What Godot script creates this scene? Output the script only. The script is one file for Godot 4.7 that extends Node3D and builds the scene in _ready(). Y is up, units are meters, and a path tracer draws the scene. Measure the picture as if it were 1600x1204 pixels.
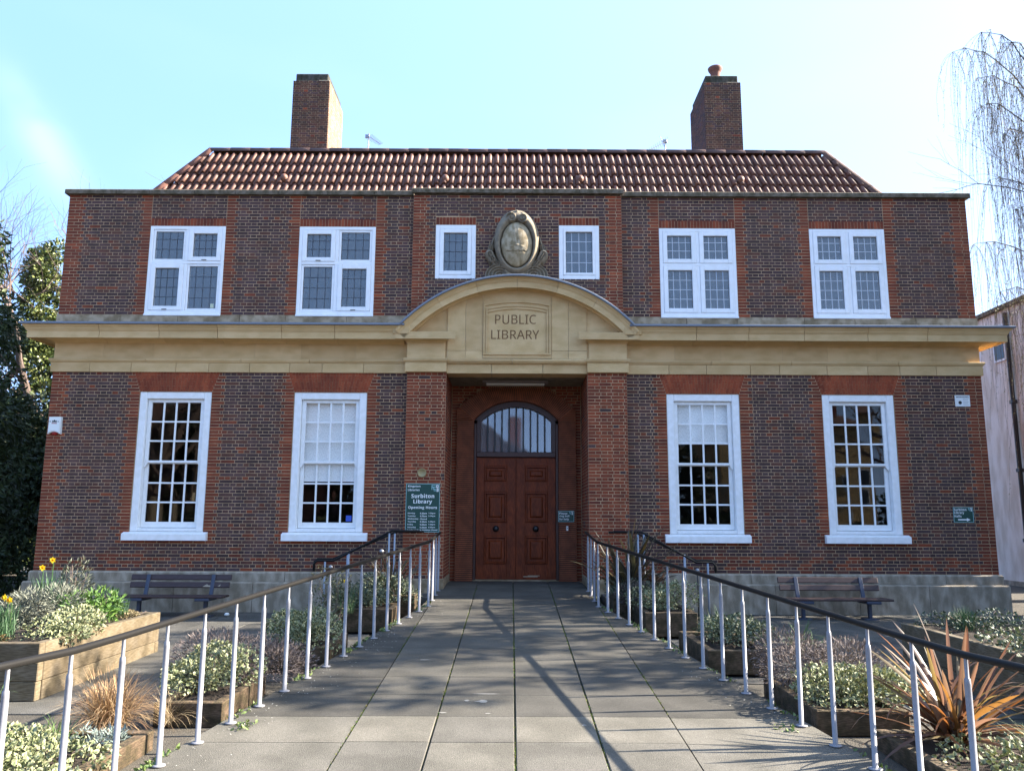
extends Node3D

var rng := RandomNumberGenerator.new()
var taken := {}
var M := {}
var bricks := []
var unit_box: Mesh
const RS := 0.0605

# ---------------------------------------------------------------- helpers
func numbered(n: String) -> String:
	if not taken.has(n):
		taken[n] = 0
		return n
	taken[n] += 1
	return "%s_%03d" % [n, taken[n]]

func rnd(a: float, b: float) -> float:
	return rng.randf_range(a, b)

func lin(r: float, g: float, b: float) -> Color:
	return Color(r, g, b).linear_to_srgb()

func put(o: Node, called: String, parent: Node = null) -> Node:
	o.name = numbered(called)
	(parent if parent else self).add_child(o, true)
	return o

func obj(called: String, mesh: Mesh, m: Material, parent: Node = null, xf := Transform3D()) -> MeshInstance3D:
	var o := MeshInstance3D.new()
	o.mesh = mesh
	o.material_override = m
	o.transform = xf
	put(o, called, parent)
	return o

func base(called: String, at := Vector3.ZERO, turn := 0.0, parent: Node = null) -> Node3D:
	var o := Node3D.new()
	o.position = at
	o.rotation.y = turn
	put(o, called, parent)
	return o

func tag(o: Node, label: String, category: String, group := "") -> void:
	o.set_meta("label", label)
	o.set_meta("category", category)
	if group != "":
		o.set_meta("group", group)

func struct(o: Node) -> Node:
	o.set_meta("kind", "structure")
	return o

func stuff(o: Node) -> Node:
	o.set_meta("kind", "stuff")
	return o

func many(called: String, mesh: Mesh, m: Material, xfs: Array, cols: Array, parent: Node = null) -> MultiMeshInstance3D:
	var mm := MultiMesh.new()
	mm.transform_format = MultiMesh.TRANSFORM_3D
	mm.use_colors = cols.size() > 0
	mm.mesh = mesh
	mm.instance_count = xfs.size()
	for i in xfs.size():
		mm.set_instance_transform(i, xfs[i])
		if cols.size() > 0:
			mm.set_instance_color(i, cols[i])
	var o := MultiMeshInstance3D.new()
	o.multimesh = mm
	o.material_override = m
	put(o, called, parent)
	return o

func mb() -> SurfaceTool:
	var st := SurfaceTool.new()
	st.begin(Mesh.PRIMITIVE_TRIANGLES)
	return st

func done(st: SurfaceTool, smooth := false) -> ArrayMesh:
	if smooth:
		st.index()
		st.generate_normals()
	return st.commit()

func tri(st: SurfaceTool, a: Vector3, b: Vector3, c: Vector3) -> void:   # counter-clockwise from outside
	st.add_vertex(a); st.add_vertex(c); st.add_vertex(b)

func quad(st: SurfaceTool, a: Vector3, b: Vector3, c: Vector3, d: Vector3) -> void:
	tri(st, a, b, c); tri(st, a, c, d)

func hexa(st: SurfaceTool, p: Array) -> void:   # p: front a b c d (ccw), back a b c d
	quad(st, p[0], p[1], p[2], p[3]); quad(st, p[5], p[4], p[7], p[6])
	quad(st, p[1], p[5], p[6], p[2]); quad(st, p[4], p[0], p[3], p[7])
	quad(st, p[3], p[2], p[6], p[7]); quad(st, p[4], p[5], p[1], p[0])

func box(st: SurfaceTool, a: Vector3, b: Vector3, xf := Transform3D()) -> void:
	var p := []
	for z in [b.z, a.z]:
		for q in [[a.x, a.y], [b.x, a.y], [b.x, b.y], [a.x, b.y]]:
			p.append(xf * Vector3(q[0], q[1], z))
	hexa(st, p)

func bbox(st: SurfaceTool, a: Vector3, b: Vector3, w := 0.006, xf := Transform3D()) -> void:   # a box with chamfered edges
	var c := (a + b) / 2.0
	var h := (b - a) / 2.0
	w = minf(w, minf(h.x, minf(h.y, h.z)) * 0.6)
	var g := func(sx, sy, sz, ax): # the corner's vertex on the face across axis ax
		var v := Vector3(sx * (h.x - (0.0 if ax == 0 else w)), sy * (h.y - (0.0 if ax == 1 else w)), sz * (h.z - (0.0 if ax == 2 else w)))
		return xf * (c + v)
	for s in [-1, 1]:
		var f := [[g.call(s, -1, -1, 0), g.call(s, 1, -1, 0), g.call(s, 1, 1, 0), g.call(s, -1, 1, 0)], [g.call(-1, s, -1, 1), g.call(-1, s, 1, 1), g.call(1, s, 1, 1), g.call(1, s, -1, 1)], [g.call(-1, -1, s, 2), g.call(1, -1, s, 2), g.call(1, 1, s, 2), g.call(-1, 1, s, 2)]]
		for k in f:
			if s > 0: quad(st, k[0], k[1], k[2], k[3])
			else: quad(st, k[3], k[2], k[1], k[0])
	for s in [-1, 1]:
		for t in [-1, 1]:
			for e in [[g.call(-1, s, t, 1), g.call(1, s, t, 1), g.call(1, s, t, 2), g.call(-1, s, t, 2)], [g.call(s, -1, t, 2), g.call(s, 1, t, 2), g.call(s, 1, t, 0), g.call(s, -1, t, 0)], [g.call(s, t, -1, 0), g.call(s, t, 1, 0), g.call(s, t, 1, 1), g.call(s, t, -1, 1)]]:
				if s * t < 0: quad(st, e[0], e[1], e[2], e[3])
				else: quad(st, e[3], e[2], e[1], e[0])
			for u in [-1, 1]:
				var q = [g.call(s, t, u, 0), g.call(s, t, u, 1), g.call(s, t, u, 2)]
				if s * t * u > 0: tri(st, q[0], q[1], q[2])
				else: tri(st, q[0], q[2], q[1])

func bev(size: Vector3, w := 0.006) -> ArrayMesh:
	var st := mb()
	bbox(st, -size / 2, size / 2, w)
	return done(st)

func tube(st: SurfaceTool, pts: Array, rad, sides := 8, caps := true) -> void:
	var n := pts.size()
	var d0: Vector3 = (pts[1] - pts[0]).normalized()
	var u := d0.cross(Vector3.UP if absf(d0.y) < 0.9 else Vector3.RIGHT).normalized()
	var rings := []
	for i in n:
		var d: Vector3 = (pts[mini(i + 1, n - 1)] - pts[maxi(i - 1, 0)]).normalized()
		u = (u - d * u.dot(d)).normalized()
		var v := d.cross(u)
		var r: float = rad[i] if rad is Array else rad
		var ring := []
		for k in sides:
			var a := TAU * k / sides
			ring.append(pts[i] + (u * cos(a) + v * sin(a)) * r)
		rings.append(ring)
	for i in n - 1:
		for k in sides:
			var k2 := (k + 1) % sides
			quad(st, rings[i][k], rings[i][k2], rings[i + 1][k2], rings[i + 1][k])
	if caps:
		for k in range(1, sides - 1):
			tri(st, rings[0][0], rings[0][k + 1], rings[0][k])
			tri(st, rings[n - 1][0], rings[n - 1][k], rings[n - 1][k + 1])

func lathe(st: SurfaceTool, prof: Array, segs := 16, xf := Transform3D()) -> void:   # prof of Vector2(radius, height), upwards
	for i in prof.size() - 1:
		for k in segs:
			var a := TAU * k / segs
			var b := TAU * (k + 1) / segs
			var q := func(p: Vector2, t: float): return xf * Vector3(cos(t) * p.x, p.y, -sin(t) * p.x)
			quad(st, q.call(prof[i], a), q.call(prof[i], b), q.call(prof[i + 1], b), q.call(prof[i + 1], a))

func prism(st: SurfaceTool, poly: PackedVector2Array, z0: float, z1: float, xf := Transform3D()) -> void:
	if Geometry2D.is_polygon_clockwise(poly):
		poly.reverse()
	var t := Geometry2D.triangulate_polygon(poly)
	for i in range(0, t.size(), 3):
		var p := [poly[t[i]], poly[t[i + 1]], poly[t[i + 2]]]
		if (p[1] - p[0]).cross(p[2] - p[0]) < 0: p.reverse()
		tri(st, xf * Vector3(p[0].x, p[0].y, z1), xf * Vector3(p[1].x, p[1].y, z1), xf * Vector3(p[2].x, p[2].y, z1))
		tri(st, xf * Vector3(p[0].x, p[0].y, z0), xf * Vector3(p[2].x, p[2].y, z0), xf * Vector3(p[1].x, p[1].y, z0))
	for i in poly.size():
		var a := poly[i]
		var b := poly[(i + 1) % poly.size()]
		quad(st, xf * Vector3(a.x, a.y, z0), xf * Vector3(b.x, b.y, z0), xf * Vector3(b.x, b.y, z1), xf * Vector3(a.x, a.y, z1))

func run(st: SurfaceTool, prof: Array, x0: float, x1: float, k0 := 0.0, k1 := 0.0, xf := Transform3D()) -> void:
	# a moulding along x: prof of Vector2(out, up); k: how far the ends are mitred (times out)
	var poly := PackedVector2Array(prof)
	if Geometry2D.is_polygon_clockwise(poly):
		poly.reverse()
	var at := func(p: Vector2, e: int): return xf * Vector3((x0 - k0 * p.x) if e == 0 else (x1 + k1 * p.x), p.y, p.x)
	for i in poly.size():
		var a := poly[i]
		var b := poly[(i + 1) % poly.size()]
		quad(st, at.call(a, 0), at.call(b, 0), at.call(b, 1), at.call(a, 1))
	var t := Geometry2D.triangulate_polygon(poly)
	for i in range(0, t.size(), 3):
		var p := [poly[t[i]], poly[t[i + 1]], poly[t[i + 2]]]
		if (p[1] - p[0]).cross(p[2] - p[0]) < 0: p.reverse()
		tri(st, at.call(p[0], 0), at.call(p[1], 0), at.call(p[2], 0))
		tri(st, at.call(p[0], 1), at.call(p[2], 1), at.call(p[1], 1))

func look(dir: Vector3, roll := 0.0, s := 1.0) -> Basis:   # a basis whose y runs along dir
	var y := dir.normalized()
	var x := y.cross(Vector3.FORWARD if absf(y.z) < 0.9 else Vector3.RIGHT).normalized()
	return Basis(x, y, x.cross(y)).rotated(y, roll).scaled_local(Vector3.ONE * s)

func text(words: String, w: float, h: float, depth := 0.003, bold := true, family := "Droid Sans") -> Mesh:
	var f := SystemFont.new()
	f.font_names = PackedStringArray([family])
	f.font_weight = 700 if bold else 400
	var t := TextMesh.new()
	t.text = words
	t.font = f
	t.font_size = 64
	t.pixel_size = 0.01
	t.curve_step = 1.5
	t.depth = 0.01
	var bb := t.get_aabb()
	var arr := t.get_mesh_arrays()
	var v: PackedVector3Array = arr[Mesh.ARRAY_VERTEX]
	if v.size() == 0:
		return t
	var lo := v[0]
	var hi := v[0]
	for p in v:
		lo = lo.min(p); hi = hi.max(p)
	bb = AABB(lo, hi - lo)
	var kx := w / bb.size.x
	var ky := (h / bb.size.y) if h > 0 else kx
	for i in v.size():
		v[i] = Vector3((v[i].x - bb.get_center().x) * kx, (v[i].y - bb.get_center().y) * ky, (v[i].z - lo.z) * depth / 0.01)
	var out := ArrayMesh.new()
	var a := []
	a.resize(Mesh.ARRAY_MAX)
	a[Mesh.ARRAY_VERTEX] = v
	a[Mesh.ARRAY_INDEX] = arr[Mesh.ARRAY_INDEX]
	out.add_surface_from_arrays(Mesh.PRIMITIVE_TRIANGLES, a)
	return out

# ---------------------------------------------------------------- materials
func noise_tex(sd: int, freq: float, lo: Color, hi: Color, octaves := 4, kind := FastNoiseLite.TYPE_SIMPLEX_SMOOTH, size := 512, lo_at := 0.25, hi_at := 0.75) -> NoiseTexture2D:
	var n := FastNoiseLite.new()
	n.seed = sd
	n.noise_type = kind
	n.frequency = freq
	n.fractal_octaves = octaves
	var g := Gradient.new()
	g.offsets = PackedFloat32Array([lo_at, hi_at])
	g.colors = PackedColorArray([lo, hi])
	var t := NoiseTexture2D.new()
	t.width = size
	t.height = size
	t.seamless = true
	t.noise = n
	t.color_ramp = g
	return t

func mat(color: Color, rough := 0.8, tex: Texture2D = null, scale := Vector3.ONE, bump: Texture2D = null, bump_cm := 0.0, metal := 0.0, spec := 0.5) -> StandardMaterial3D:
	var m := StandardMaterial3D.new()
	m.albedo_color = color
	m.roughness = rough
	m.metallic = metal
	m.metallic_specular = spec
	if tex:
		m.albedo_texture = tex
	if tex or bump:
		m.uv1_triplanar = true
		m.uv1_world_triplanar = true
		m.uv1_scale = scale
	if bump:
		m.heightmap_enabled = true
		m.heightmap_texture = bump
		m.heightmap_scale = bump_cm
	return m

func with_detail(m: StandardMaterial3D, tex: Texture2D, scale: Vector3) -> StandardMaterial3D:
	m.detail_enabled = true
	m.detail_albedo = tex
	m.detail_blend_mode = BaseMaterial3D.BLEND_MODE_MUL
	m.detail_uv_layer = BaseMaterial3D.DETAIL_UV_2
	m.uv2_triplanar = true
	m.uv2_world_triplanar = true
	m.uv2_scale = scale
	return m

func tinted(m: StandardMaterial3D, c: Color) -> StandardMaterial3D:
	var n := m.duplicate()
	n.albedo_color = c
	return n

func tinted_leaf(r: float, g: float, b: float, share: float, rough := 0.45) -> StandardMaterial3D:
	# a leaf or petal of one colour that lets light of its own colour through
	var m := mat(lin(r, g, b), rough)
	m.backlight_enabled = true
	var k := share / maxf(r, maxf(g, b))
	m.backlight = lin(minf(r * k, 1.0), minf(g * k, 1.0), minf(b * k, 1.0))
	return m

func foliage_mat(c: Color, back := 0.5, rough := 0.6) -> StandardMaterial3D:
	var m := mat(c, rough)
	m.vertex_color_use_as_albedo = true
	m.backlight_enabled = true
	m.backlight = Color(back, back, back * 0.8)
	return m

const RED := [[0.33, 0.064, 0.021], [0.28, 0.052, 0.018], [0.37, 0.08, 0.027], [0.23, 0.044, 0.018], [0.31, 0.064, 0.024]]
const BODY := [[0.122, 0.06, 0.058], [0.097, 0.048, 0.047], [0.143, 0.071, 0.066], [0.08, 0.04, 0.038], [0.135, 0.057, 0.048], [0.165, 0.056, 0.038], [0.11, 0.06, 0.062]]
const ARCH := [[0.43, 0.087, 0.029], [0.37, 0.072, 0.024], [0.47, 0.105, 0.036]]
const SOOT := [[0.15, 0.064, 0.036], [0.115, 0.05, 0.03], [0.185, 0.08, 0.045], [0.09, 0.046, 0.032]]
const PALE := [[0.4, 0.29, 0.195], [0.36, 0.25, 0.165], [0.44, 0.33, 0.225]]  # chimney faces towards the sun: glare put into the brick colour

func palette(i: int) -> Color:   # the fired colours of the bricks and the sun-glare tones, as linear values
	var all := RED + BODY + ARCH + SOOT + PALE
	return Color(all[i][0], all[i][1], all[i][2])

func make_materials() -> void:
	var fine := noise_tex(3, 0.09, Color(0.9, 0.9, 0.9), Color(1, 1, 1), 5)
	var grit := noise_tex(4, 0.16, Color(0.82, 0.82, 0.82), Color(1, 1, 1), 3, FastNoiseLite.TYPE_VALUE)
	var blot := noise_tex(5, 0.012, Color(0.84, 0.84, 0.84), Color(1, 1, 1), 5)
	var streak := noise_tex(6, 0.012, Color(0.94, 0.925, 0.89), Color(1, 1, 1), 5, FastNoiseLite.TYPE_SIMPLEX_SMOOTH, 512, 0.2, 0.7)
	var bumpy := noise_tex(7, 0.1, Color.BLACK, Color.WHITE, 4)
	var wood := noise_tex(8, 0.03, Color(0.76, 0.73, 0.68), Color(1, 1, 1), 5)
	M.fine = fine
	M.brick = with_detail(mat(Color.WHITE, 0.85, grit, Vector3.ONE * 3.1, bumpy, 0.25), blot, Vector3(0.31, 0.27, 0.31))
	M.brick.vertex_color_use_as_albedo = true
	M.bricks = []
	for i in 22:
		var m := with_detail(mat(palette(i).linear_to_srgb(), 0.85, grit, Vector3.ONE * 3.1, bumpy, 0.25), blot, Vector3(0.31, 0.27, 0.31))
		M.bricks.append(m)
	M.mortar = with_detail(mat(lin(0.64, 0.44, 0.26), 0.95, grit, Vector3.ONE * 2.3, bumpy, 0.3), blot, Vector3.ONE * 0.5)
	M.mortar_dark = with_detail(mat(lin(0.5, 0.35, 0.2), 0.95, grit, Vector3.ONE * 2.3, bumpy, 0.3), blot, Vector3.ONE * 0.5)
	M.stone = []
	for c in [[0.76, 0.53, 0.26], [0.725, 0.505, 0.25], [0.79, 0.555, 0.28], [0.7, 0.48, 0.235]]:
		M.stone.append(with_detail(mat(lin(c[0], c[1], c[2]), 0.85, fine, Vector3.ONE * 1.7, bumpy, 0.25), streak, Vector3(0.3, 0.6, 0.3)))
	M.stone_grey = with_detail(mat(lin(0.52, 0.4, 0.265), 0.9, fine, Vector3.ONE * 2.1, bumpy, 0.35), noise_tex(9, 0.012, Color(0.74, 0.72, 0.66), Color(1, 1, 1), 5), Vector3(0.5, 0.5, 0.5))
	M.coping = with_detail(mat(lin(0.2, 0.16, 0.115), 0.9, fine, Vector3.ONE * 2.1, bumpy, 0.35), noise_tex(10, 0.012, Color(0.7, 0.7, 0.62), Color(1, 1, 1), 5), Vector3(0.9, 0.5, 0.9))
	M.plinth = with_detail(mat(lin(0.46, 0.39, 0.3), 0.9, fine, Vector3.ONE * 1.4, bumpy, 0.3), noise_tex(11, 0.01, Color(0.78, 0.77, 0.74), Color(1, 1, 1), 5), Vector3(0.8, 0.35, 0.8))
	M.carved_dark = with_detail(mat(lin(0.3, 0.245, 0.17), 0.9, fine, Vector3.ONE * 2.0, bumpy, 0.3), blot, Vector3.ONE * 1.1)
	M.carved = with_detail(mat(lin(0.5, 0.415, 0.285), 0.85, fine, Vector3.ONE * 2.0, bumpy, 0.3), noise_tex(12, 0.02, Color(0.74, 0.71, 0.63), Color(1, 1, 1), 4), Vector3(0.8, 0.5, 0.8))
	M.letter_stone = mat(lin(0.19, 0.105, 0.045), 0.9)
	M.white_joint = mat(lin(0.75, 0.62, 0.42), 0.9)
	M.lead = mat(lin(0.22, 0.245, 0.29), 0.5, fine, Vector3.ONE * 2.0, bumpy, 0.2, 0.35)
	M.white = mat(lin(0.88, 0.885, 0.88), 0.45, noise_tex(13, 0.012, Color(0.965, 0.965, 0.955), Color(1, 1, 1), 4), Vector3.ONE * 0.9)
	M.upvc = mat(lin(0.88, 0.885, 0.89), 0.32, noise_tex(14, 0.012, Color(0.975, 0.975, 0.965), Color(1, 1, 1), 4), Vector3.ONE * 0.7)
	M.gasket = mat(lin(0.05, 0.05, 0.05), 0.6)
	M.glass = mat(Color(0.93, 0.97, 1.0, 0.0), 0.02)
	M.glass.transparency = BaseMaterial3D.TRANSPARENCY_ALPHA
	M.coated_glass = mat(Color(0.9, 0.96, 1.0, 0.0), 0.03, null, Vector3.ONE, null, 0.0, 0.16)
	M.coated_glass.transparency = BaseMaterial3D.TRANSPARENCY_ALPHA
	M.fanlight_glass = mat(Color(0.95, 0.97, 1.0, 0.0), 0.03, null, Vector3.ONE, null, 0.0, 0.3)
	M.fanlight_glass.transparency = BaseMaterial3D.TRANSPARENCY_ALPHA
	M.lead_dark = mat(lin(0.05, 0.055, 0.065), 0.5)
	M.lead_light = mat(lin(0.5, 0.53, 0.57), 0.4)
	M.blind = mat(lin(0.9, 0.91, 0.88), 0.9, fine, Vector3(1.5, 0.4, 1.5))
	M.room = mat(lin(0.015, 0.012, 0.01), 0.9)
	M.door = with_detail(mat(lin(0.25, 0.05, 0.012), 0.5, wood, Vector3(4.0, 0.35, 4.0), null, 0.0, 0.0, 0.35), blot, Vector3(0.9, 0.3, 0.9))
	M.door_dark = mat(lin(0.075, 0.028, 0.018), 0.45, wood, Vector3(4.0, 0.35, 4.0))
	M.scuff = mat(lin(0.4, 0.3, 0.2), 0.8)
	M.iron = mat(lin(0.012, 0.012, 0.013), 0.4)
	M.tile_bed = mat(lin(0.05, 0.03, 0.022), 0.95)
	M.tile_creasing = with_detail(mat(lin(0.38, 0.115, 0.05), 0.85, grit, Vector3.ONE * 3.0, bumpy, 0.2), blot, Vector3.ONE * 0.6)
	M.soffit = mat(lin(0.25, 0.21, 0.15), 0.9, blot, Vector3.ONE * 0.7)
	M.lamp_body = mat(lin(0.13, 0.1, 0.085), 0.4)
	M.lamp_lens = mat(lin(0.55, 0.52, 0.46), 0.35)
	M.roof_tiles = []
	for c in [[0.225, 0.088, 0.053], [0.25, 0.105, 0.063], [0.195, 0.076, 0.047], [0.21, 0.092, 0.06], [0.275, 0.125, 0.077]]:
		M.roof_tiles.append(with_detail(mat(lin(c[0], c[1], c[2]), 0.52, grit, Vector3.ONE * 2.0, bumpy, 0.2, 0.0, 0.5), blot, Vector3.ONE * 0.45))
	M.roof_var = with_detail(mat(Color.WHITE, 0.55, grit, Vector3.ONE * 2.0, bumpy, 0.2), blot, Vector3.ONE * 0.45)
	M.roof_var.vertex_color_use_as_albedo = true
	M.ridge = with_detail(mat(lin(0.17, 0.085, 0.06), 0.8, grit, Vector3.ONE * 2.0, bumpy, 0.3), blot, Vector3.ONE * 0.6)
	M.hip = with_detail(mat(lin(0.3, 0.125, 0.08), 0.8, grit, Vector3.ONE * 2.0, bumpy, 0.3), blot, Vector3.ONE * 0.6)
	M.cap = with_detail(mat(lin(0.09, 0.085, 0.07), 0.95, grit, Vector3.ONE * 1.5, bumpy, 0.4), noise_tex(15, 0.012, Color(0.62, 0.64, 0.5), Color(1, 1, 1), 4), Vector3(0.9, 0.4, 0.9))
	M.clay = mat(lin(0.2, 0.085, 0.06), 0.8, fine, Vector3.ONE * 2.0)
	M.slab = []
	var chips := noise_tex(16, 0.3, Color(0.66, 0.65, 0.63), Color(1, 1, 0.98), 2, FastNoiseLite.TYPE_VALUE)
	var wet := noise_tex(17, 0.008, Color(0.84, 0.84, 0.83), Color(1, 1, 1), 5)
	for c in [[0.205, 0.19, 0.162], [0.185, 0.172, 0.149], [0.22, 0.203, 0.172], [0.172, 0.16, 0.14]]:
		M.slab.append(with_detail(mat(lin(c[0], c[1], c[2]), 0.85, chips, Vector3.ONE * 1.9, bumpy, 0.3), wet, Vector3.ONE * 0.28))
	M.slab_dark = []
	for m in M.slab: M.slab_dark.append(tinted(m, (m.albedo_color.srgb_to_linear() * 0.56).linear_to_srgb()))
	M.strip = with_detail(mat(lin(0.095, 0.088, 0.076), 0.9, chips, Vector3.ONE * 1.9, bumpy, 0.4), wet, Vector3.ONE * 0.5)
	M.terrace = []
	for c in [[0.13, 0.125, 0.115], [0.115, 0.11, 0.103], [0.147, 0.14, 0.128]]:
		M.terrace.append(with_detail(mat(lin(c[0], c[1], c[2]), 0.85, chips, Vector3.ONE * 1.6, bumpy, 0.3), wet, Vector3.ONE * 0.4))
	M.joint = mat(lin(0.045, 0.05, 0.02), 1.0, grit, Vector3.ONE * 2.0)
	M.ground = with_detail(mat(lin(0.12, 0.105, 0.085), 0.95, chips, Vector3.ONE * 1.2, bumpy, 0.5), wet, Vector3.ONE * 0.12)
	M.post = mat(lin(0.24, 0.24, 0.26), 0.42, noise_tex(18, 0.03, Color(0.93, 0.93, 0.93), Color(1, 1, 1), 4), Vector3(2, 2, 2))
	M.step_post = mat(lin(0.3, 0.34, 0.4), 0.4)
	M.rail = mat(lin(0.014, 0.013, 0.012), 0.42, null, Vector3.ONE, null, 0.0, 0.0, 0.3)
	M.timber = []
	for c in [[0.185, 0.15, 0.1], [0.165, 0.132, 0.088], [0.21, 0.172, 0.115]]:
		M.timber.append(with_detail(mat(lin(c[0], c[1], c[2]), 0.85, wood, Vector3(0.5, 7.0, 0.5), wood, 0.12), noise_tex(19, 0.01, Color(0.9, 0.88, 0.82), Color(1, 1, 1), 4), Vector3.ONE * 0.7))
	M.timber_old = with_detail(mat(lin(0.15, 0.1, 0.06), 0.9, wood, Vector3(0.7, 5.0, 0.7), bumpy, 0.4), noise_tex(20, 0.014, Color(0.68, 0.7, 0.56), Color(1, 1, 1), 4), Vector3.ONE * 0.9)
	M.soil = mat(lin(0.05, 0.034, 0.022), 1.0, grit, Vector3.ONE * 1.5, bumpy, 2.0)
	M.bench = mat(lin(0.055, 0.028, 0.027), 0.5, wood, Vector3(0.6, 6.0, 6.0))
	M.bench_iron = mat(lin(0.035, 0.045, 0.075), 0.5)
	M.bark = mat(lin(0.1, 0.08, 0.06), 0.95, wood, Vector3(6.0, 0.8, 6.0), bumpy, 1.0)
	M.bark_pale = mat(lin(0.22, 0.19, 0.14), 0.95, wood, Vector3(6.0, 0.8, 6.0), bumpy, 1.0)
	M.birch = mat(lin(0.6, 0.55, 0.45), 0.9, wood, Vector3(2, 1, 2))
	M.twig = mat(lin(0.13, 0.095, 0.08), 0.9)
	M.leaf = foliage_mat(Color.WHITE)
	M.leaf_dry = foliage_mat(Color.WHITE, 0.4, 0.8)
	M.leaf_glossy = foliage_mat(Color.WHITE, 0.35, 0.35)
	M.litter = tinted_leaf(0.5, 0.48, 0.43, 0.3)
	M.old_paint = mat(lin(0.34, 0.33, 0.31), 0.9, chips, Vector3.ONE * 6.0)
	M.sign_green = mat(lin(0.008, 0.055, 0.042), 0.35)
	M.sign_white = mat(lin(0.78, 0.8, 0.78), 0.5)
	M.sign_teal = mat(lin(0.25, 0.47, 0.47), 0.5)
	M.brass = mat(lin(0.36, 0.28, 0.13), 0.5, fine, Vector3.ONE * 4.0, null, 0.0, 0.3)
	M.red = mat(lin(0.3, 0.01, 0.012), 0.3)
	M.card_blue = mat(lin(0.03, 0.1, 0.55), 0.6)
	M.card_yellow = mat(lin(0.6, 0.6, 0.3), 0.6)
	M.black = mat(lin(0.015, 0.015, 0.016), 0.5)
	M.metal = mat(lin(0.3, 0.3, 0.31), 0.4, null, Vector3.ONE, null, 0.0, 0.7)
	M.render = with_detail(mat(lin(0.92, 0.84, 0.75), 0.9, fine, Vector3.ONE * 1.0, bumpy, 0.3), noise_tex(21, 0.01, Color(0.9, 0.88, 0.85), Color(1, 1, 1), 5), Vector3(0.5, 0.15, 0.5))

# ---------------------------------------------------------------- brickwork
func brick(c: Vector3, size: Vector3, yaw: float, idx: int, roll := 0.0) -> void:
	var b := Basis(Vector3.UP, yaw) * Basis(Vector3.BACK, roll)
	var eye := Vector3(-0.1, 1.7, 15.9)
	var facing: float = absf((b.z).dot((eye - c).normalized()))
	bricks.append([Transform3D(b.scaled_local(size), c), idx, size.x * size.y * facing / eye.distance_squared_to(c)])

func pick(kind: String) -> int:
	match kind:
		"red": return 12 + rng.randi() % 3 if rnd(0, 1) < 0.1 else rng.randi() % 5
		"arch": return 12 + rng.randi() % 3
		"soot": return 15 + rng.randi() % 4
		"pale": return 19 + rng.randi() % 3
		"pier": return 5 + rng.randi() % 4 if rnd(0, 1) < 0.035 else (12 + rng.randi() % 2 if rnd(0, 1) < 0.3 else rng.randi() % 5)
		"mixed": return rng.randi() % 5 if rnd(0, 1) < 0.42 else 5 + rng.randi() % 7
	return (9 + rng.randi() % 2 if rnd(0, 1) < 0.5 else rng.randi() % 5) if rnd(0, 1) < 0.07 else 5 + rng.randi() % 7

# lays courses of English bond on a wall face; cuts: [x0, x1, y0, y1, slope]; kind(x, y, row) names the colour
func lay(origin: Vector3, yaw: float, x0: float, x1: float, rows: int, ch: float, cuts: Array, kind: Callable, depth := 0.03, seams := []) -> void:
	# seams: [x, shift, y0, y1]: straight edges of the coloured strips, toothed by shift in every second course
	var face := Transform3D(Basis(Vector3.UP, yaw), origin)
	for r in rows:
		var yc := (r + 0.5) * ch
		var spans := [[x0, x1]]
		for c in cuts:
			if yc < c[2] or yc > c[3]: continue
			var e: float = c[4] * (yc - c[2])
			var out := []
			for s in spans:
				if c[1] + e <= s[0] or c[0] - e >= s[1]:
					out.append(s)
					continue
				if c[0] - e > s[0] + 0.02: out.append([s[0], c[0] - e])
				if c[1] + e < s[1] - 0.02: out.append([c[1] + e, s[1]])
			spans = out
		for m in seams:
			if yc < m[2] or yc > m[3]: continue
			var at: float = m[0] + (0.0 if r % 2 == 0 else m[1])
			var out := []
			for s in spans:
				if at > s[0] + 0.04 and at < s[1] - 0.04: out.append_array([[s[0], at], [at, s[1]]])
				else: out.append(s)
			spans = out
		var unit := 0.2325 if r % 2 == 0 else 0.11625
		for s in spans:
			var start: float = s[0] - (0.0 if r % 2 == 0 else 0.0875)
			if s[1] - s[0] > 0.9: start = x0 - (0.0 if r % 2 == 0 else 0.058)
			var a: float = s[0]
			while a < s[1] - 0.001:
				var b: float = start + (floorf((a - start) / unit + 0.001) + 1.0) * unit
				if b - a < 0.045: b += unit
				if s[1] - b < 0.045: b = s[1]
				b = minf(b + (rnd(-0.004, 0.004) if b < s[1] else 0.0), s[1])
				var m: float = (a + b) / 2.0
				var w := b - a - 0.0135
				var idx := pick(kind.call(m, yc, r))
				brick(face * Vector3(m, yc + rnd(-0.0008, 0.0008), -depth / 2 + rnd(-0.001, 0.0012)), Vector3(w, ch - 0.0135, depth), yaw, idx)
				a = b

func wall_body(st: SurfaceTool, x0: float, x1: float, y0: float, y1: float, cuts: Array, zb: float, zf: float) -> void:
	var ys := [y0, y1]
	for c in cuts:
		for y in [c[2], c[3]]:
			if y > y0 and y < y1 and not ys.has(y): ys.append(y)
	ys.sort()
	for i in ys.size() - 1:
		var ym: float = (ys[i] + ys[i + 1]) / 2.0
		var here := []
		for c in cuts:
			if c[2] < ym and c[3] > ym: here.append(c)
		here.sort_custom(func(p, q): return p[0] < q[0])
		var a := x0
		for c in here:
			if c[0] > a: box(st, Vector3(a, ys[i], zb), Vector3(c[0], ys[i + 1], zf))
			a = c[1]
		if a < x1: box(st, Vector3(a, ys[i], zb), Vector3(x1, ys[i + 1], zf))

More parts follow.
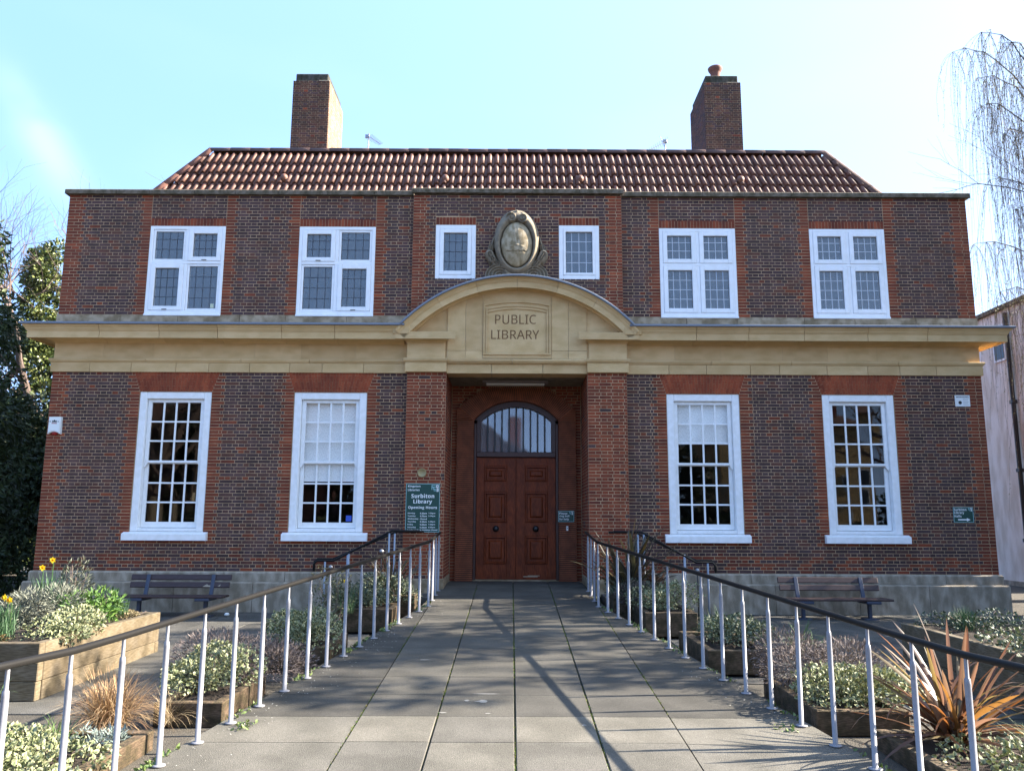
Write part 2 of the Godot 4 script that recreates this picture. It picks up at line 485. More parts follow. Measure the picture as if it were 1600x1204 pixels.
func stone_course(parent: Node, called: String, prof: Array, x0: float, x1: float, mats: Array, cut0 := 0.0, cut1 := 0.0, long := 1.0, gap := 0.009, xf := Transform3D()) -> void:
	var n := maxi(1, roundi((x1 - x0) / long))
	var at := [x0]
	for i in range(1, n): at.append(x0 + (x1 - x0) * (i + rnd(-0.16, 0.16)) / n)
	at.append(x1)
	for i in n:
		var st := mb()
		run(st, prof, at[i] + (gap / 2 if i > 0 else 0.0), at[i + 1] - (gap / 2 if i < n - 1 else 0.0), cut0 if i == 0 else 0.0, cut1 if i == n - 1 else 0.0, xf)
		obj(called, done(st), mats[rng.randi() % mats.size()], parent)

# ---------------------------------------------------------------- windows
func sheet_pane(w: Node, a: Vector2, b: Vector2, z: float, m: Material, wob: float) -> void:
	var st := mb()
	var c := Vector3((a.x + b.x) / 2, (a.y + b.y) / 2, z)
	var h := (b - a) / 2
	quad(st, Vector3(-h.x, -h.y, 0), Vector3(h.x, -h.y, 0), Vector3(h.x, h.y, 0), Vector3(-h.x, h.y, 0))
	obj("pane", done(st), m, w, Transform3D(Basis.from_euler(Vector3(rnd(-wob, wob), rnd(-wob, wob), 0)), c))

func bar(st: SurfaceTool, a: Vector3, b: Vector3) -> void:
	bbox(st, a, b, 0.004)

func sash_window(lib: Node, x0: float, x1: float, blind_rows: float) -> void:
	var y0 := 1.471
	var y1 := 4.195
	var w := base("sash_window", Vector3((x0 + x1) / 2, y0, 0), 0, lib)
	var hw := (x1 - x0) / 2
	var H := y1 - y0
	var st := mb()   # the box frame
	bbox(st, Vector3(-hw, 0.0, -0.2), Vector3(-hw + 0.145, H, -0.012), 0.01)
	bbox(st, Vector3(hw - 0.145, 0.0, -0.2), Vector3(hw, H, -0.012), 0.01)
	bbox(st, Vector3(-hw + 0.145, H - 0.14, -0.2), Vector3(hw - 0.145, H, -0.014), 0.01)
	bbox(st, Vector3(-hw + 0.145, 0, -0.2), Vector3(hw - 0.145, 0.07, -0.02), 0.01)
	obj("frame", done(st), M.white, w)
	var x := hw - 0.15
	var mid := 0.07 + (H - 0.21) * 0.5
	var pw := (2 * x - 0.15) / 4.0
	for k in 2:
		var lo: float = 0.078 if k == 0 else mid
		var hi: float = mid + 0.03 if k == 0 else H - 0.145
		var z: float = -0.13 if k == 0 else -0.075
		var s := mb()
		bar(s, Vector3(-x, lo, z - 0.04), Vector3(-x + 0.075, hi, z))
		bar(s, Vector3(x - 0.075, lo, z - 0.04), Vector3(x, hi, z))
		var b0: float = lo + (0.11 if k == 0 else 0.045)
		var b1: float = hi - (0.045 if k == 0 else 0.06)
		bar(s, Vector3(-x + 0.075, lo, z - 0.04), Vector3(x - 0.075, b0, z - 0.001))
		bar(s, Vector3(-x + 0.075, b1, z - 0.04), Vector3(x - 0.075, hi, z - 0.001))
		if k == 1:   # the horns under the upper sash
			for sx in [-1, 1]:
				var h := mb()
				prism(h, PackedVector2Array([Vector2(sx * x, lo + 0.002), Vector2(sx * x, lo - 0.09), Vector2(sx * (x - 0.03), lo - 0.075), Vector2(sx * (x - 0.075), lo + 0.002)]), z - 0.038, z - 0.002)
				obj("sash_horn", done(h), M.white, w)
		obj("sash", done(s), M.white, w)
		var rowh := (b1 - b0) / 3.0
		for i in range(1, 4):
			var g := mb()
			bar(g, Vector3(-x + 0.075 + i * pw - 0.017, b0, z - 0.033), Vector3(-x + 0.075 + i * pw + 0.017, b1, z - 0.004))
			obj("glazing_bar", done(g), M.white, w)
		for j in range(1, 3):
			var g := mb()
			bar(g, Vector3(-x + 0.075, b0 + j * rowh - 0.016, z - 0.03), Vector3(x - 0.075, b0 + j * rowh + 0.016, z - 0.006))
			obj("glazing_bar", done(g), M.white, w)
		for i in 4:
			for j in 3:
				sheet_pane(w, Vector2(-x + 0.075 + i * pw, b0 + j * rowh), Vector2(-x + 0.075 + (i + 1) * pw, b0 + (j + 1) * rowh), z - 0.02, M.glass, 0.012)
	var sl := mb()
	run(sl, [Vector2(-0.01, 0.0), Vector2(-0.01, -0.165), Vector2(0.095, -0.165), Vector2(0.1, -0.16), Vector2(0.1, -0.045), Vector2(0.09, -0.036)], -hw - 0.1, hw + 0.1)
	obj("sill", done(sl), M.white, w)
	if blind_rows > 0:
		var b := mb()
		box(b, Vector3(-hw + 0.15, H - 0.14 - blind_rows * (H - 0.34) / 6.0, -0.192), Vector3(hw - 0.15, H - 0.12, -0.188))
		obj("roller_blind", done(b), M.blind, w)
		var r := mb()
		box(r, Vector3(-hw + 0.15, H - 0.155 - blind_rows * (H - 0.34) / 6.0, -0.199), Vector3(hw - 0.15, H - 0.1401 - blind_rows * (H - 0.34) / 6.0, -0.18))
		obj("blind_bar", done(r), M.white, w)
	if blind_rows == 4.0:
		var cd := mb()
		box(cd, Vector3(hw - 0.36, 0.215, -0.157), Vector3(hw - 0.25, 0.325, -0.155))
		obj("card", done(cd), M.card_blue, w)

func leaded_light(w: Node, a: Vector2, b: Vector2, z: float, nx: int, ny: int, lead: Material, first := 1.0) -> void:
	# first: height of the topmost row over the others
	var st := mb()
	var h := (b.y - a.y) / (ny - 1 + first)
	var dx := (b.x - a.x) / (nx - 0.3)
	var xs := [a.x]
	for i in range(1, nx): xs.append(a.x + dx * (i - 0.15))
	xs.append(b.x)
	var ys := [a.y]
	for j in range(1, ny): ys.append(a.y + h * j)
	ys.append(b.y)
	for i in range(1, nx): box(st, Vector3(xs[i] - 0.0065, a.y, z - 0.004), Vector3(xs[i] + 0.0065, b.y, z + 0.004))
	for j in range(1, ny): box(st, Vector3(a.x, ys[j] - 0.0065, z - 0.003), Vector3(b.x, ys[j] + 0.0065, z + 0.003))
	obj("lead_came", done(st), lead, w)
	for i in nx:
		for j in ny:
			sheet_pane(w, Vector2(xs[i], ys[j]), Vector2(xs[i + 1], ys[j + 1]), z, M.coated_glass, 0.004)
	var gk := mb()   # the dark seal round the glass
	for q in [[a.x, a.y, a.x + 0.008, b.y], [b.x - 0.008, a.y, b.x, b.y], [a.x + 0.008, a.y, b.x - 0.008, a.y + 0.008], [a.x + 0.008, b.y - 0.008, b.x - 0.008, b.y]]:
		box(gk, Vector3(q[0], q[1], z - 0.006), Vector3(q[2], q[3], z + 0.0065))
	obj("seal", done(gk), M.gasket, w)

func frame_ring(st: SurfaceTool, a: Vector2, b: Vector2, t: float, z0: float, z1: float, bt := -1.0) -> void:
	if bt < 0: bt = t
	bbox(st, Vector3(a.x, a.y, z0), Vector3(a.x + t, b.y, z1), 0.007)
	bbox(st, Vector3(b.x - t, a.y, z0), Vector3(b.x, b.y, z1), 0.007)
	bbox(st, Vector3(a.x + t, a.y, z0), Vector3(b.x - t, a.y + bt, z1 - 0.001), 0.007)
	bbox(st, Vector3(a.x + t, b.y - t, z0), Vector3(b.x - t, b.y, z1 - 0.001), 0.007)

func casement_window(lib: Node, x0: float, x1: float, wide: Array, lead: Material, slim: float) -> void:
	# wide: which of the four lights (tl, tr, bl, br) is an opening casement with a broad frame
	var y0 := 5.765
	var y1 := 7.626
	var w := base("casement_window", Vector3((x0 + x1) / 2, y0, 0), 0, lib)
	var hw := (x1 - x0) / 2
	var H := y1 - y0
	var st := mb()
	frame_ring(st, Vector2(-hw, 0), Vector2(hw, H), 0.07, -0.11, 0.004, 0.085)
	var ty := H * 0.585
	bbox(st, Vector3(-0.035, 0.085, -0.1), Vector3(0.035, ty - 0.03, 0.001), 0.006)
	bbox(st, Vector3(-0.035, ty + 0.03, -0.1), Vector3(0.035, H - 0.07, 0.001), 0.006)
	bbox(st, Vector3(-hw + 0.07, ty - 0.03, -0.1), Vector3(hw - 0.07, ty + 0.03, 0.002), 0.006)
	obj("frame", done(st), M.upvc, w)
	if x0 < -7.0:
		var cd := mb()
		box(cd, Vector3(hw - 0.235, 0.15, -0.052), Vector3(hw - 0.165, 0.24, -0.05))
		obj("card", done(cd), M.card_yellow, w)
	var cill := mb()
	bbox(cill, Vector3(-hw - 0.004, -0.03, -0.1), Vector3(hw + 0.004, 0.012, 0.03), 0.006)
	obj("sill", done(cill), M.upvc, w)
	for k in 4:
		var left := k % 2 == 0
		var a := Vector2(-hw + 0.072 if left else 0.037, ty + 0.032 if k < 2 else 0.087)
		var b := Vector2(-0.037 if left else hw - 0.072, H - 0.072 if k < 2 else ty - 0.032)
		var t: float = 0.088 if wide[k] else slim
		var s := mb()
		frame_ring(s, a, b, t, -0.085, 0.012 if wide[k] else -0.012)
		obj("casement", done(s), M.upvc, w)
		leaded_light(w, a + Vector2(t, t), b - Vector2(t, t), -0.035, 4, 3 if k < 2 else 4, lead, 0.75 if k < 2 else 1.0)
		if wide[k] and slim < 0.07:
			var hd := mb()
			bbox(hd, Vector3((a.x + b.x) / 2 - 0.05, a.y + 0.01, 0.012), Vector3((a.x + b.x) / 2 + 0.05, a.y + 0.026, 0.022), 0.003)
			obj("drip_vent", done(hd), M.gasket, w)

func small_window(lib: Node, x0: float, x1: float, lead: Material, t: float) -> void:
	var w := base("casement_window", Vector3((x0 + x1) / 2, 6.51, 0.08), 0, lib)
	var hw := (x1 - x0) / 2
	var H := 1.137
	var st := mb()
	frame_ring(st, Vector2(-hw, 0), Vector2(hw, H), 0.085, -0.11, 0.004, 0.085)
	obj("frame", done(st), M.upvc, w)
	var s := mb()
	frame_ring(s, Vector2(-hw + 0.087, 0.087), Vector2(hw - 0.087, H - 0.087), t, -0.085, 0.012)
	obj("casement", done(s), M.upvc, w)
	leaded_light(w, Vector2(-hw + 0.087 + t, 0.087 + t), Vector2(hw - 0.087 - t, H - 0.087 - t), -0.035, 4, 4, lead, 0.9)

# ---------------------------------------------------------------- the library
const WX := [[-7.452, -6.032], [-4.397, -2.959], [2.959, 4.397], [6.032, 7.452]]
const UX := [[-7.504, -5.968], [-4.454, -2.898], [2.898, 4.454], [5.968, 7.504]]

func build_library() -> void:
	var lib := base("library_building")
	tag(lib, "two storey brick public library with stone cornice and arched pediment over the entrance", "building")
	var CH := 0.06417
	# ---- lower walls
	var lower_kind := func(x, y, r):
		var k := 0.0 if r % 2 == 0 else 0.075
		if absf(x) > 9.225 - 0.36 + k: return "red"
		var yy: float = y + 0.735
		for q in WX:
			if x > q[0] - 0.26 + k and x < q[1] + 0.26 - k and yy > 1.28: return "red"
		if yy < 1.08: return "mixed"
		return "body"
	for side in [-1, 1]:
		var cuts := []
		var rect := []
		for q in WX:
			if q[0] * side > 0:
				cuts.append([q[0], q[1], 1.306 - 0.735, 4.2 - 0.735, 0.0])
				cuts.append([q[0] + 0.0, q[1] - 0.0, 4.2 - 0.735, 5.0, 0.36])
				rect.append([q[0], q[1], 1.306, 4.195])
		var a: float = -9.225 if side < 0 else 2.17
		var b: float = -2.17 if side < 0 else 9.225
		var seams := [[side * (9.225 - 0.36), side * 0.075, 0.0, 9.0]]
		for q in WX:
			if q[0] * side > 0: seams.append_array([[q[0] - 0.26, 0.075, 1.28 - 0.735, 9.0], [q[1] + 0.26, -0.075, 1.28 - 0.735, 9.0]])
		lay(Vector3(0, 0.735, 0), 0, a, b, 60, CH, cuts, lower_kind, 0.03, seams)
		var wb := mb()
		wall_body(wb, a + 0.004, b - 0.004, 0.5, 5.0, rect, -0.35, -0.004)
		obj("wall", done(wb), M.mortar, lib)
	# ---- upper walls
	var UH := 0.06487
	var upper_kind := func(x, y, r):
		var k := 0.0 if r % 2 == 0 else 0.06
		if absf(x) > 9.23 - 0.36 + k: return "red"
		for q in UX:
			if (x > q[0] - 0.235 + k and x < q[0]) or (x > q[1] and x < q[1] + 0.235 - k): return "red"
		return "body"
	var useams := [[-8.87, -0.06, 0.0, 9.0], [8.87, 0.06, 0.0, 9.0]]
	for q in UX: useams.append_array([[q[0] - 0.235, 0.06, 0.0, 9.0], [q[0], 0.0, 2.0, 9.0], [q[1], 0.0, 2.0, 9.0], [q[1] + 0.235, -0.06, 0.0, 9.0]])
	var ucuts := []
	var urect := []
	for q in UX:
		ucuts.append([q[0], q[1], 0.0, 7.626 - 5.76 + 0.16, 0.0])
		urect.append([q[0], q[1], 5.735, 7.626])
	lay(Vector3(0, 5.76, 0), 0, -9.23, 9.23, 39, UH, ucuts + [[-2.1, 2.1, -1.0, 9.0, 0.0]], upper_kind, 0.03, useams)
	var ub := mb()
	wall_body(ub, -9.226, -2.0, 5.0, 8.29, urect.slice(0, 2), -0.35, -0.004)
	obj("wall", done(ub), M.mortar, lib)
	ub = mb()
	wall_body(ub, 2.0, 9.226, 5.0, 8.29, urect.slice(2, 4), -0.35, -0.004)
	obj("wall", done(ub), M.mortar, lib)
	ub = mb()
	# the bay over the door
	var bay_kind := func(x, y, r): return "red" if absf(x) > 2.13 - 0.34 + (0.0 if r % 2 == 0 else 0.07) else "body"
	var small := [[-1.66, -0.845], [0.845, 1.66]]
	var bcuts := []
	var brect := []
	for q in small:
		bcuts.append([q[0], q[1], 6.51 - 5.76, 7.647 - 5.76 + 0.165, 0.0])
		brect.append([q[0], q[1], 6.51, 7.647])
	for q in [[-0.46, -0.34], [0.34, 0.46]]: bcuts.append([q[0], q[1], 7.7 - 5.76, 7.812 - 5.76, 0.0])
	lay(Vector3(0, 5.76, 0.08), 0, -2.13, 2.13, 39, UH, bcuts, bay_kind, 0.03, [[-1.79, -0.07, 0.0, 9.0], [1.79, 0.07, 0.0, 9.0]])
	wall_body(ub, -2.126, 2.126, 5.0, 8.29, brect, -0.35, 0.076)
	obj("wall", done(ub), M.mortar, lib)
	# soldier courses over the upper windows
	for q in UX + small:
		var top: float = 7.63 if absf(q[0]) > 2 else 7.65
		var zf: float = 0.0 if absf(q[0]) > 2 else 0.08
		var n := roundi((q[1] - q[0]) / 0.0655)
		for i in n:
			brick(Vector3(q[0] + (i + 0.5) * (q[1] - q[0]) / n, top + 0.083, zf - 0.014 + rnd(-0.001, 0.002)), Vector3((q[1] - q[0]) / n - 0.009, 0.156, 0.03), 0, pick("red"))
	for sx in [-1, 1]:
		for i in 2: brick(Vector3(sx * (0.37 + i * 0.06), 7.757, 0.066), Vector3(0.05, 0.1, 0.03), 0, pick("red"))
	# gauged flat arches over the lower windows
	for q in WX:
		var n := 27
		var cx: float = (q[0] + q[1]) / 2
		var hw: float = (q[1] - q[0]) / 2
		for i in n:
			var cutsy: Array = [[4.2, 4.31, 4.46, 4.585], [4.2, 4.245, 4.4, 4.525, 4.585]][i % 2]
			for j in cutsy.size() - 1:
				var ya: float = cutsy[j] + 0.0025
				var yb: float = cutsy[j + 1] - 0.0025
				var ta: float = hw + 0.36 * (ya - 4.2)
				var tb: float = hw + 0.36 * (yb - 4.2)
				var xa: float = cx + ta * (2.0 * (i + 0.5) / n - 1.0)
				var xb: float = cx + tb * (2.0 * (i + 0.5) / n - 1.0)
				var lean := atan2(xb - xa, yb - ya)
				brick(Vector3((xa + xb) / 2, (ya + yb) / 2, -0.013 + rnd(-0.001, 0.001)), Vector3((ta + tb) / n - 0.0055, (yb - ya) / cos(lean), 0.03), 0, pick("arch"), -lean)
	# ---- piers beside the entrance, and the recess
	var pk := func(x, y, r): return "pier"
	for sx in [-1, 1]:
		var pr := mb()
		var a: float = -2.17 if sx < 0 else 1.39
		var b: float = -1.39 if sx < 0 else 2.17
		lay(Vector3(0, 0.62, 0.12), 0, a, b, 62, 0.06395, [], pk)
		box(pr, Vector3(a + 0.004, 0.3, -1.8), Vector3(b - 0.004, 4.75, 0.116))
		obj("pier", done(pr), M.mortar, lib)
		# the reveal
		var yaw := PI / 2 if sx < 0 else -PI / 2
		lay(Vector3(sx * 1.39, 0.62, -0.665), yaw, -0.775 + (0.03 if sx < 0 else 0.0), 0.775 - (0.03 if sx > 0 else 0.0), 62, 0.06395, [], pk, 0.02)
		var bs := mb()
		bbox(bs, Vector3(minf(sx * 1.375, sx * 2.19), 0.3, -1.42), Vector3(maxf(sx * 1.375, sx * 2.19), 0.618, 0.14), 0.008)
		obj("pier_base", done(bs), M.stone_grey, lib)
	var rk := func(x, y, r): return "red"
	lay(Vector3(0, 0.47, -1.45), 0, -1.385, 1.385, 64, 0.0642, [[-1.27, 1.27, 0.0, 3.6, 0.0], [-1.2, 1.2, 3.6, 3.73, 0.0], [-1.05, 1.05, 3.73, 3.88, 0.0], [-0.85, 0.85, 3.88, 4.03, 0.0], [-0.6, 0.6, 4.03, 4.12, 0.0]], rk)
	var rw := mb()
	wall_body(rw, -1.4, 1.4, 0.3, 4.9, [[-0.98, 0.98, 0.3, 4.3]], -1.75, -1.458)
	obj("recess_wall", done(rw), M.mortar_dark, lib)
	var so := mb()
	box(so, Vector3(-1.39, 4.578, -1.75), Vector3(1.39, 4.62, -0.05))
	obj("soffit", done(so), M.soffit, lib)
	build_doorway(lib)
	build_stonework(lib)
	for i in 4: sash_window(lib, WX[i][0], WX[i][1], [0.0, 4.0, 2.0, 0.0][i])
	casement_window(lib, UX[0][0], UX[0][1], [false, true, true, false], M.lead_dark, 0.045)
	casement_window(lib, UX[1][0], UX[1][1], [true, false, false, true], M.lead_dark, 0.045)
	casement_window(lib, UX[2][0], UX[2][1], [true, true, true, true], M.lead_light, 0.075)
	casement_window(lib, UX[3][0], UX[3][1], [true, true, true, true], M.lead_light, 0.075)
	small_window(lib, small[0][0], small[0][1], M.lead_dark, 0.08)
	small_window(lib, small[1][0], small[1][1], M.lead_light, 0.05)
	# ---- the shell behind: sides, back, floors, so that the rooms are dark
	var sh := mb()
	for sx in [-1, 1]:
		box(sh, Vector3(minf(sx * 8.9, sx * 9.21), 0.0, -9.0), Vector3(maxf(sx * 8.9, sx * 9.21), 8.28, -0.352))
		box(sh, Vector3(minf(sx * 2.175, sx * 2.4), 0.6, -8.7), Vector3(maxf(sx * 2.175, sx * 2.4), 8.25, -0.36))
	box(sh, Vector3(-8.9, 0.0, -9.0), Vector3(8.9, 8.28, -8.7))
	obj("rear_wall", done(sh), M.bricks[9], lib)
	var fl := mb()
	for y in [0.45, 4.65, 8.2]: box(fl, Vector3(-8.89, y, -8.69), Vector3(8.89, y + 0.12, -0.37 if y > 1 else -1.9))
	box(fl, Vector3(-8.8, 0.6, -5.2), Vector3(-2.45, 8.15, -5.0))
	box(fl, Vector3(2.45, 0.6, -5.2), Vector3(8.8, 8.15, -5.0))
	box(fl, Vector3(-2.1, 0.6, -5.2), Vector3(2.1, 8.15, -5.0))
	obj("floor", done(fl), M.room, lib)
	build_roof(lib)
	build_chimneys(lib)
	# ---- all the bricks: the 300 that show largest each by itself, the others as one mass
	bricks.sort_custom(func(p, q): return p[2] > q[2])
	var xs := []
	var cs := []
	var ub2 := mb()
	box(ub2, -Vector3.ONE / 2, Vector3.ONE / 2)
	unit_box = done(ub2)
	for i in bricks.size():
		if i < 300:
			obj("brick", unit_box, M.bricks[bricks[i][1]], lib, bricks[i][0])
		else:
			xs.append(bricks[i][0])
			cs.append(palette(bricks[i][1]))
	stuff(many("brickwork", unit_box, M.brick, xs, cs, lib))

func build_doorway(lib: Node) -> void:
	var d := base("doorway", Vector3(0, 0.47, 0), 0, lib)
	var y0 := 0.47
	# creasing tiles stacked beside the door and fanned over it
	var tm := unit_tile()
	for sx in [-1, 1]:
		var y := 0.0
		while y < 3.36:
			obj("creasing_tile", tm, M.tile_creasing, d, Transform3D(Basis().scaled(Vector3(0.37 + rnd(-0.004, 0.004), 0.027, 0.2)), Vector3(sx * (1.088 + rnd(-0.002, 0.002)), y + 0.02, -1.475 + rnd(-0.004, 0.004))))
			y += 0.042
		while y < 3.6:   # shorter ones up to the springing of the arch
			var xa := 0.91 + maxf(0.0, y - 3.36) * 1.25
			obj("creasing_tile", tm, M.tile_creasing, d, Transform3D(Basis().scaled(Vector3(1.273 - xa, 0.027, 0.2)), Vector3(sx * (1.273 + xa) / 2.0, y + 0.02, -1.477)))
			y += 0.042
	var n := 60
	for i in n:
		var a := deg_to_rad(-50.5 + 101.0 * (i + 0.5) / n)
		var r1 := minf(1.6, (4.556 - 3.076) / cos(a))
		if absf(sin(a)) * r1 > 1.28: r1 = 1.28 / absf(sin(a))
		var rm := (1.176 + r1) / 2
		obj("creasing_tile", tm, M.tile_creasing, d, Transform3D(Basis(Vector3.BACK, -a).scaled_local(Vector3(0.027, r1 - 1.176, 0.2)), Vector3(sin(a) * rm, 3.076 - y0 + cos(a) * rm, -1.475 + rnd(-0.004, 0.004))))
	var back := mb()
	for sx in [-1, 1]: box(back, Vector3(minf(sx * 0.91, sx * 1.26), -0.1, -1.6), Vector3(maxf(sx * 0.91, sx * 1.26), 3.35, -1.39))
	var band := PackedVector2Array()
	for i in 25:
		var a := deg_to_rad(-50.0 + 100.0 * i / 24)
		band.append(Vector2(sin(a) * 1.186, 3.076 - y0 + cos(a) * 1.186))
	for i in 25:
		var a := deg_to_rad(50.0 - 100.0 * i / 24)
		var r := minf(1.56, 1.45 / cos(a))
		if absf(sin(a)) * r > 1.255: r = 1.255 / absf(sin(a))
		band.append(Vector2(sin(a) * r, 3.076 - y0 + cos(a) * r))
	prism(back, band, -1.6, -1.39)
	obj("tile_bed", done(back), M.tile_bed, d)
	# the frame, transom and barred fanlight
	var fr := mb()
	for sx in [-1, 1]: bbox(fr, Vector3(minf(sx * 0.845, sx * 0.905), 0, -1.66), Vector3(maxf(sx * 0.845, sx * 0.905), 3.3, -1.5), 0.008)
	bbox(fr, Vector3(-0.845, 2.58, -1.66), Vector3(0.845, 2.69, -1.49), 0.01)
	var arc := PackedVector2Array()
	for i in 25:
		var a := deg_to_rad(-49.5 + 99.0 * i / 24)
		arc.append(Vector2(sin(a) * 1.19, 3.076 - y0 + cos(a) * 1.19))
	for i in 25:
		var a := deg_to_rad(45.5 - 91.0 * i / 24)
		arc.append(Vector2(sin(a) * 1.06, 3.076 - y0 + cos(a) * 1.06))
	prism(fr, arc, -1.66, -1.5)
	for sx in [-1, 1]: bbox(fr, Vector3(minf(sx * 0.755, sx * 0.845), 2.69, -1.65), Vector3(maxf(sx * 0.755, sx * 0.845), 3.36, -1.505), 0.006)
	obj("frame", done(fr), M.door_dark, d)
	for i in 9:
		var x := (i - 4) * 0.154
		var top := 3.076 - y0 + sqrt(1.1 * 1.1 - x * x)
		var b := mb()
		box(b, Vector3(x - 0.018, 2.69, -1.585), Vector3(x + 0.018, top, -1.56))
		obj("fanlight_bar", done(b), M.iron, d)
	for i in 10:
		var xa := maxf(-0.76, (i - 5) * 0.154)
		var xb := minf(0.76, (i - 4) * 0.154)
		var top := 3.076 - y0 + sqrt(1.1 * 1.1 - pow(minf(absf(xa), absf(xb)), 2.0))
		sheet_pane(d, Vector2(xa, 2.69), Vector2(xb, top), -1.61, M.fanlight_glass, 0.003)
	# two panelled leaves
	for sx in [-1, 1]:
		var leaf := mb()
		var x0: float = -0.842 if sx < 0 else 0.003
		var x1: float = -0.003 if sx < 0 else 0.842
		var pa := x0 + (0.17 if sx < 0 else 0.19)
		var pb := x1 - (0.19 if sx < 0 else 0.17)
		var cells := [[0.345, 0.925], [1.205, 1.845], [2.065, 2.4]]
		var ys := [0.03]
		for c in cells: ys.append_array([c[0], c[1]])
		ys.append(2.575)
		bbox(leaf, Vector3(x0, 0.03, -1.62), Vector3(pa, 2.575, -1.55), 0.004)
		bbox(leaf, Vector3(pb, 0.03, -1.62), Vector3(x1, 2.575, -1.55), 0.004)
		for k in range(0, 8, 2): bbox(leaf, Vector3(pa, ys[k], -1.62), Vector3(pb, ys[k + 1], -1.551), 0.003)
		obj("door_leaf", done(leaf), M.door, d)
		for c in cells:
			var p := mb()
			var a := Vector2(pa, c[0])
			var b := Vector2(pb, c[1])
			# bolection moulding, sunk flat, raised field
			var rings := [[0.0, -1.552], [0.012, -1.532], [0.035, -1.53], [0.05, -1.575], [0.1, -1.575], [0.125, -1.545], [0.15, -1.542]]
			for r in rings.size() - 1:
				var e0: float = rings[r][0]
				var e1: float = rings[r + 1][0]
				var z0: float = rings[r][1]
				var z1: float = rings[r + 1][1]
				var q := func(e, z): return [Vector3(a.x + e, a.y + e, z), Vector3(b.x - e, a.y + e, z), Vector3(b.x - e, b.y - e, z), Vector3(a.x + e, b.y - e, z)]
				var o = q.call(e0, z0)
				var w = q.call(e1, z1)
				for k in 4: quad(p, o[k], o[(k + 1) % 4], w[(k + 1) % 4], w[k])
			quad(p, Vector3(a.x + 0.15, a.y + 0.15, -1.542), Vector3(b.x - 0.15, a.y + 0.15, -1.542), Vector3(b.x - 0.15, b.y - 0.15, -1.542), Vector3(a.x + 0.15, b.y - 0.15, -1.542))
			obj("door_panel", done(p), M.door, d)
		var kn := mb()
		lathe(kn, [Vector2(0.0, 0.0), Vector2(0.062, 0.0), Vector2(0.066, 0.012), Vector2(0.03, 0.022), Vector2(0.028, 0.04), Vector2(0.05, 0.055), Vector2(0.052, 0.075), Vector2(0.03, 0.088), Vector2(0.0, 0.09)], 20, Transform3D(Basis(Vector3.RIGHT, PI / 2), Vector3(sx * 0.42, 1.075, -1.55)))
		obj("knob", done(kn, true), M.iron, d)
	var kp := mb()
	box(kp, Vector3(0.16, 0.08, -1.5488), Vector3(0.46, 0.1, -1.548))
	box(kp, Vector3(0.25, 0.1, -1.5488), Vector3(0.5, 0.115, -1.548))
	obj("scuff_mark", done(kp), M.scuff, d)
	var th := mb()
	bbox(th, Vector3(-0.905, -0.05, -1.7), Vector3(0.905, 0.025, -1.5), 0.006)
	obj("threshold", done(th), M.stone_grey, d)

func unit_tile() -> Mesh:
	var st := mb()
	box(st, -Vector3.ONE / 2, Vector3.ONE / 2)
	return done(st)

func arc_prof(lib: Node, called: String, prof: Array, cy: float, a0: float, a1: float, m: Material) -> void:
	# sweeps prof (Vector2(radius, z)) round the pediment's circle
	var poly := PackedVector2Array(prof)
	if Geometry2D.is_polygon_clockwise(poly): poly.reverse()
	var st := mb()
	var n := maxi(2, roundi((a1 - a0) / 0.03))
	var at := func(p: Vector2, a: float): return Vector3(sin(a) * p.x, cy + cos(a) * p.x, p.y)
	for i in n:
		var a := lerpf(a0, a1, float(i) / n)
		var b := lerpf(a0, a1, float(i + 1) / n)
		for k in poly.size():
			var p := poly[k]
			var q := poly[(k + 1) % poly.size()]
			quad(st, at.call(p, a), at.call(q, a), at.call(q, b), at.call(p, b))
	var t := Geometry2D.triangulate_polygon(poly)
	for i in range(0, t.size(), 3):
		for a in [a0, a1]: tri(st, at.call(poly[t[i]], a), at.call(poly[t[i + 1]], a), at.call(poly[t[i + 2]], a))
	obj(called, done(st), m, lib)

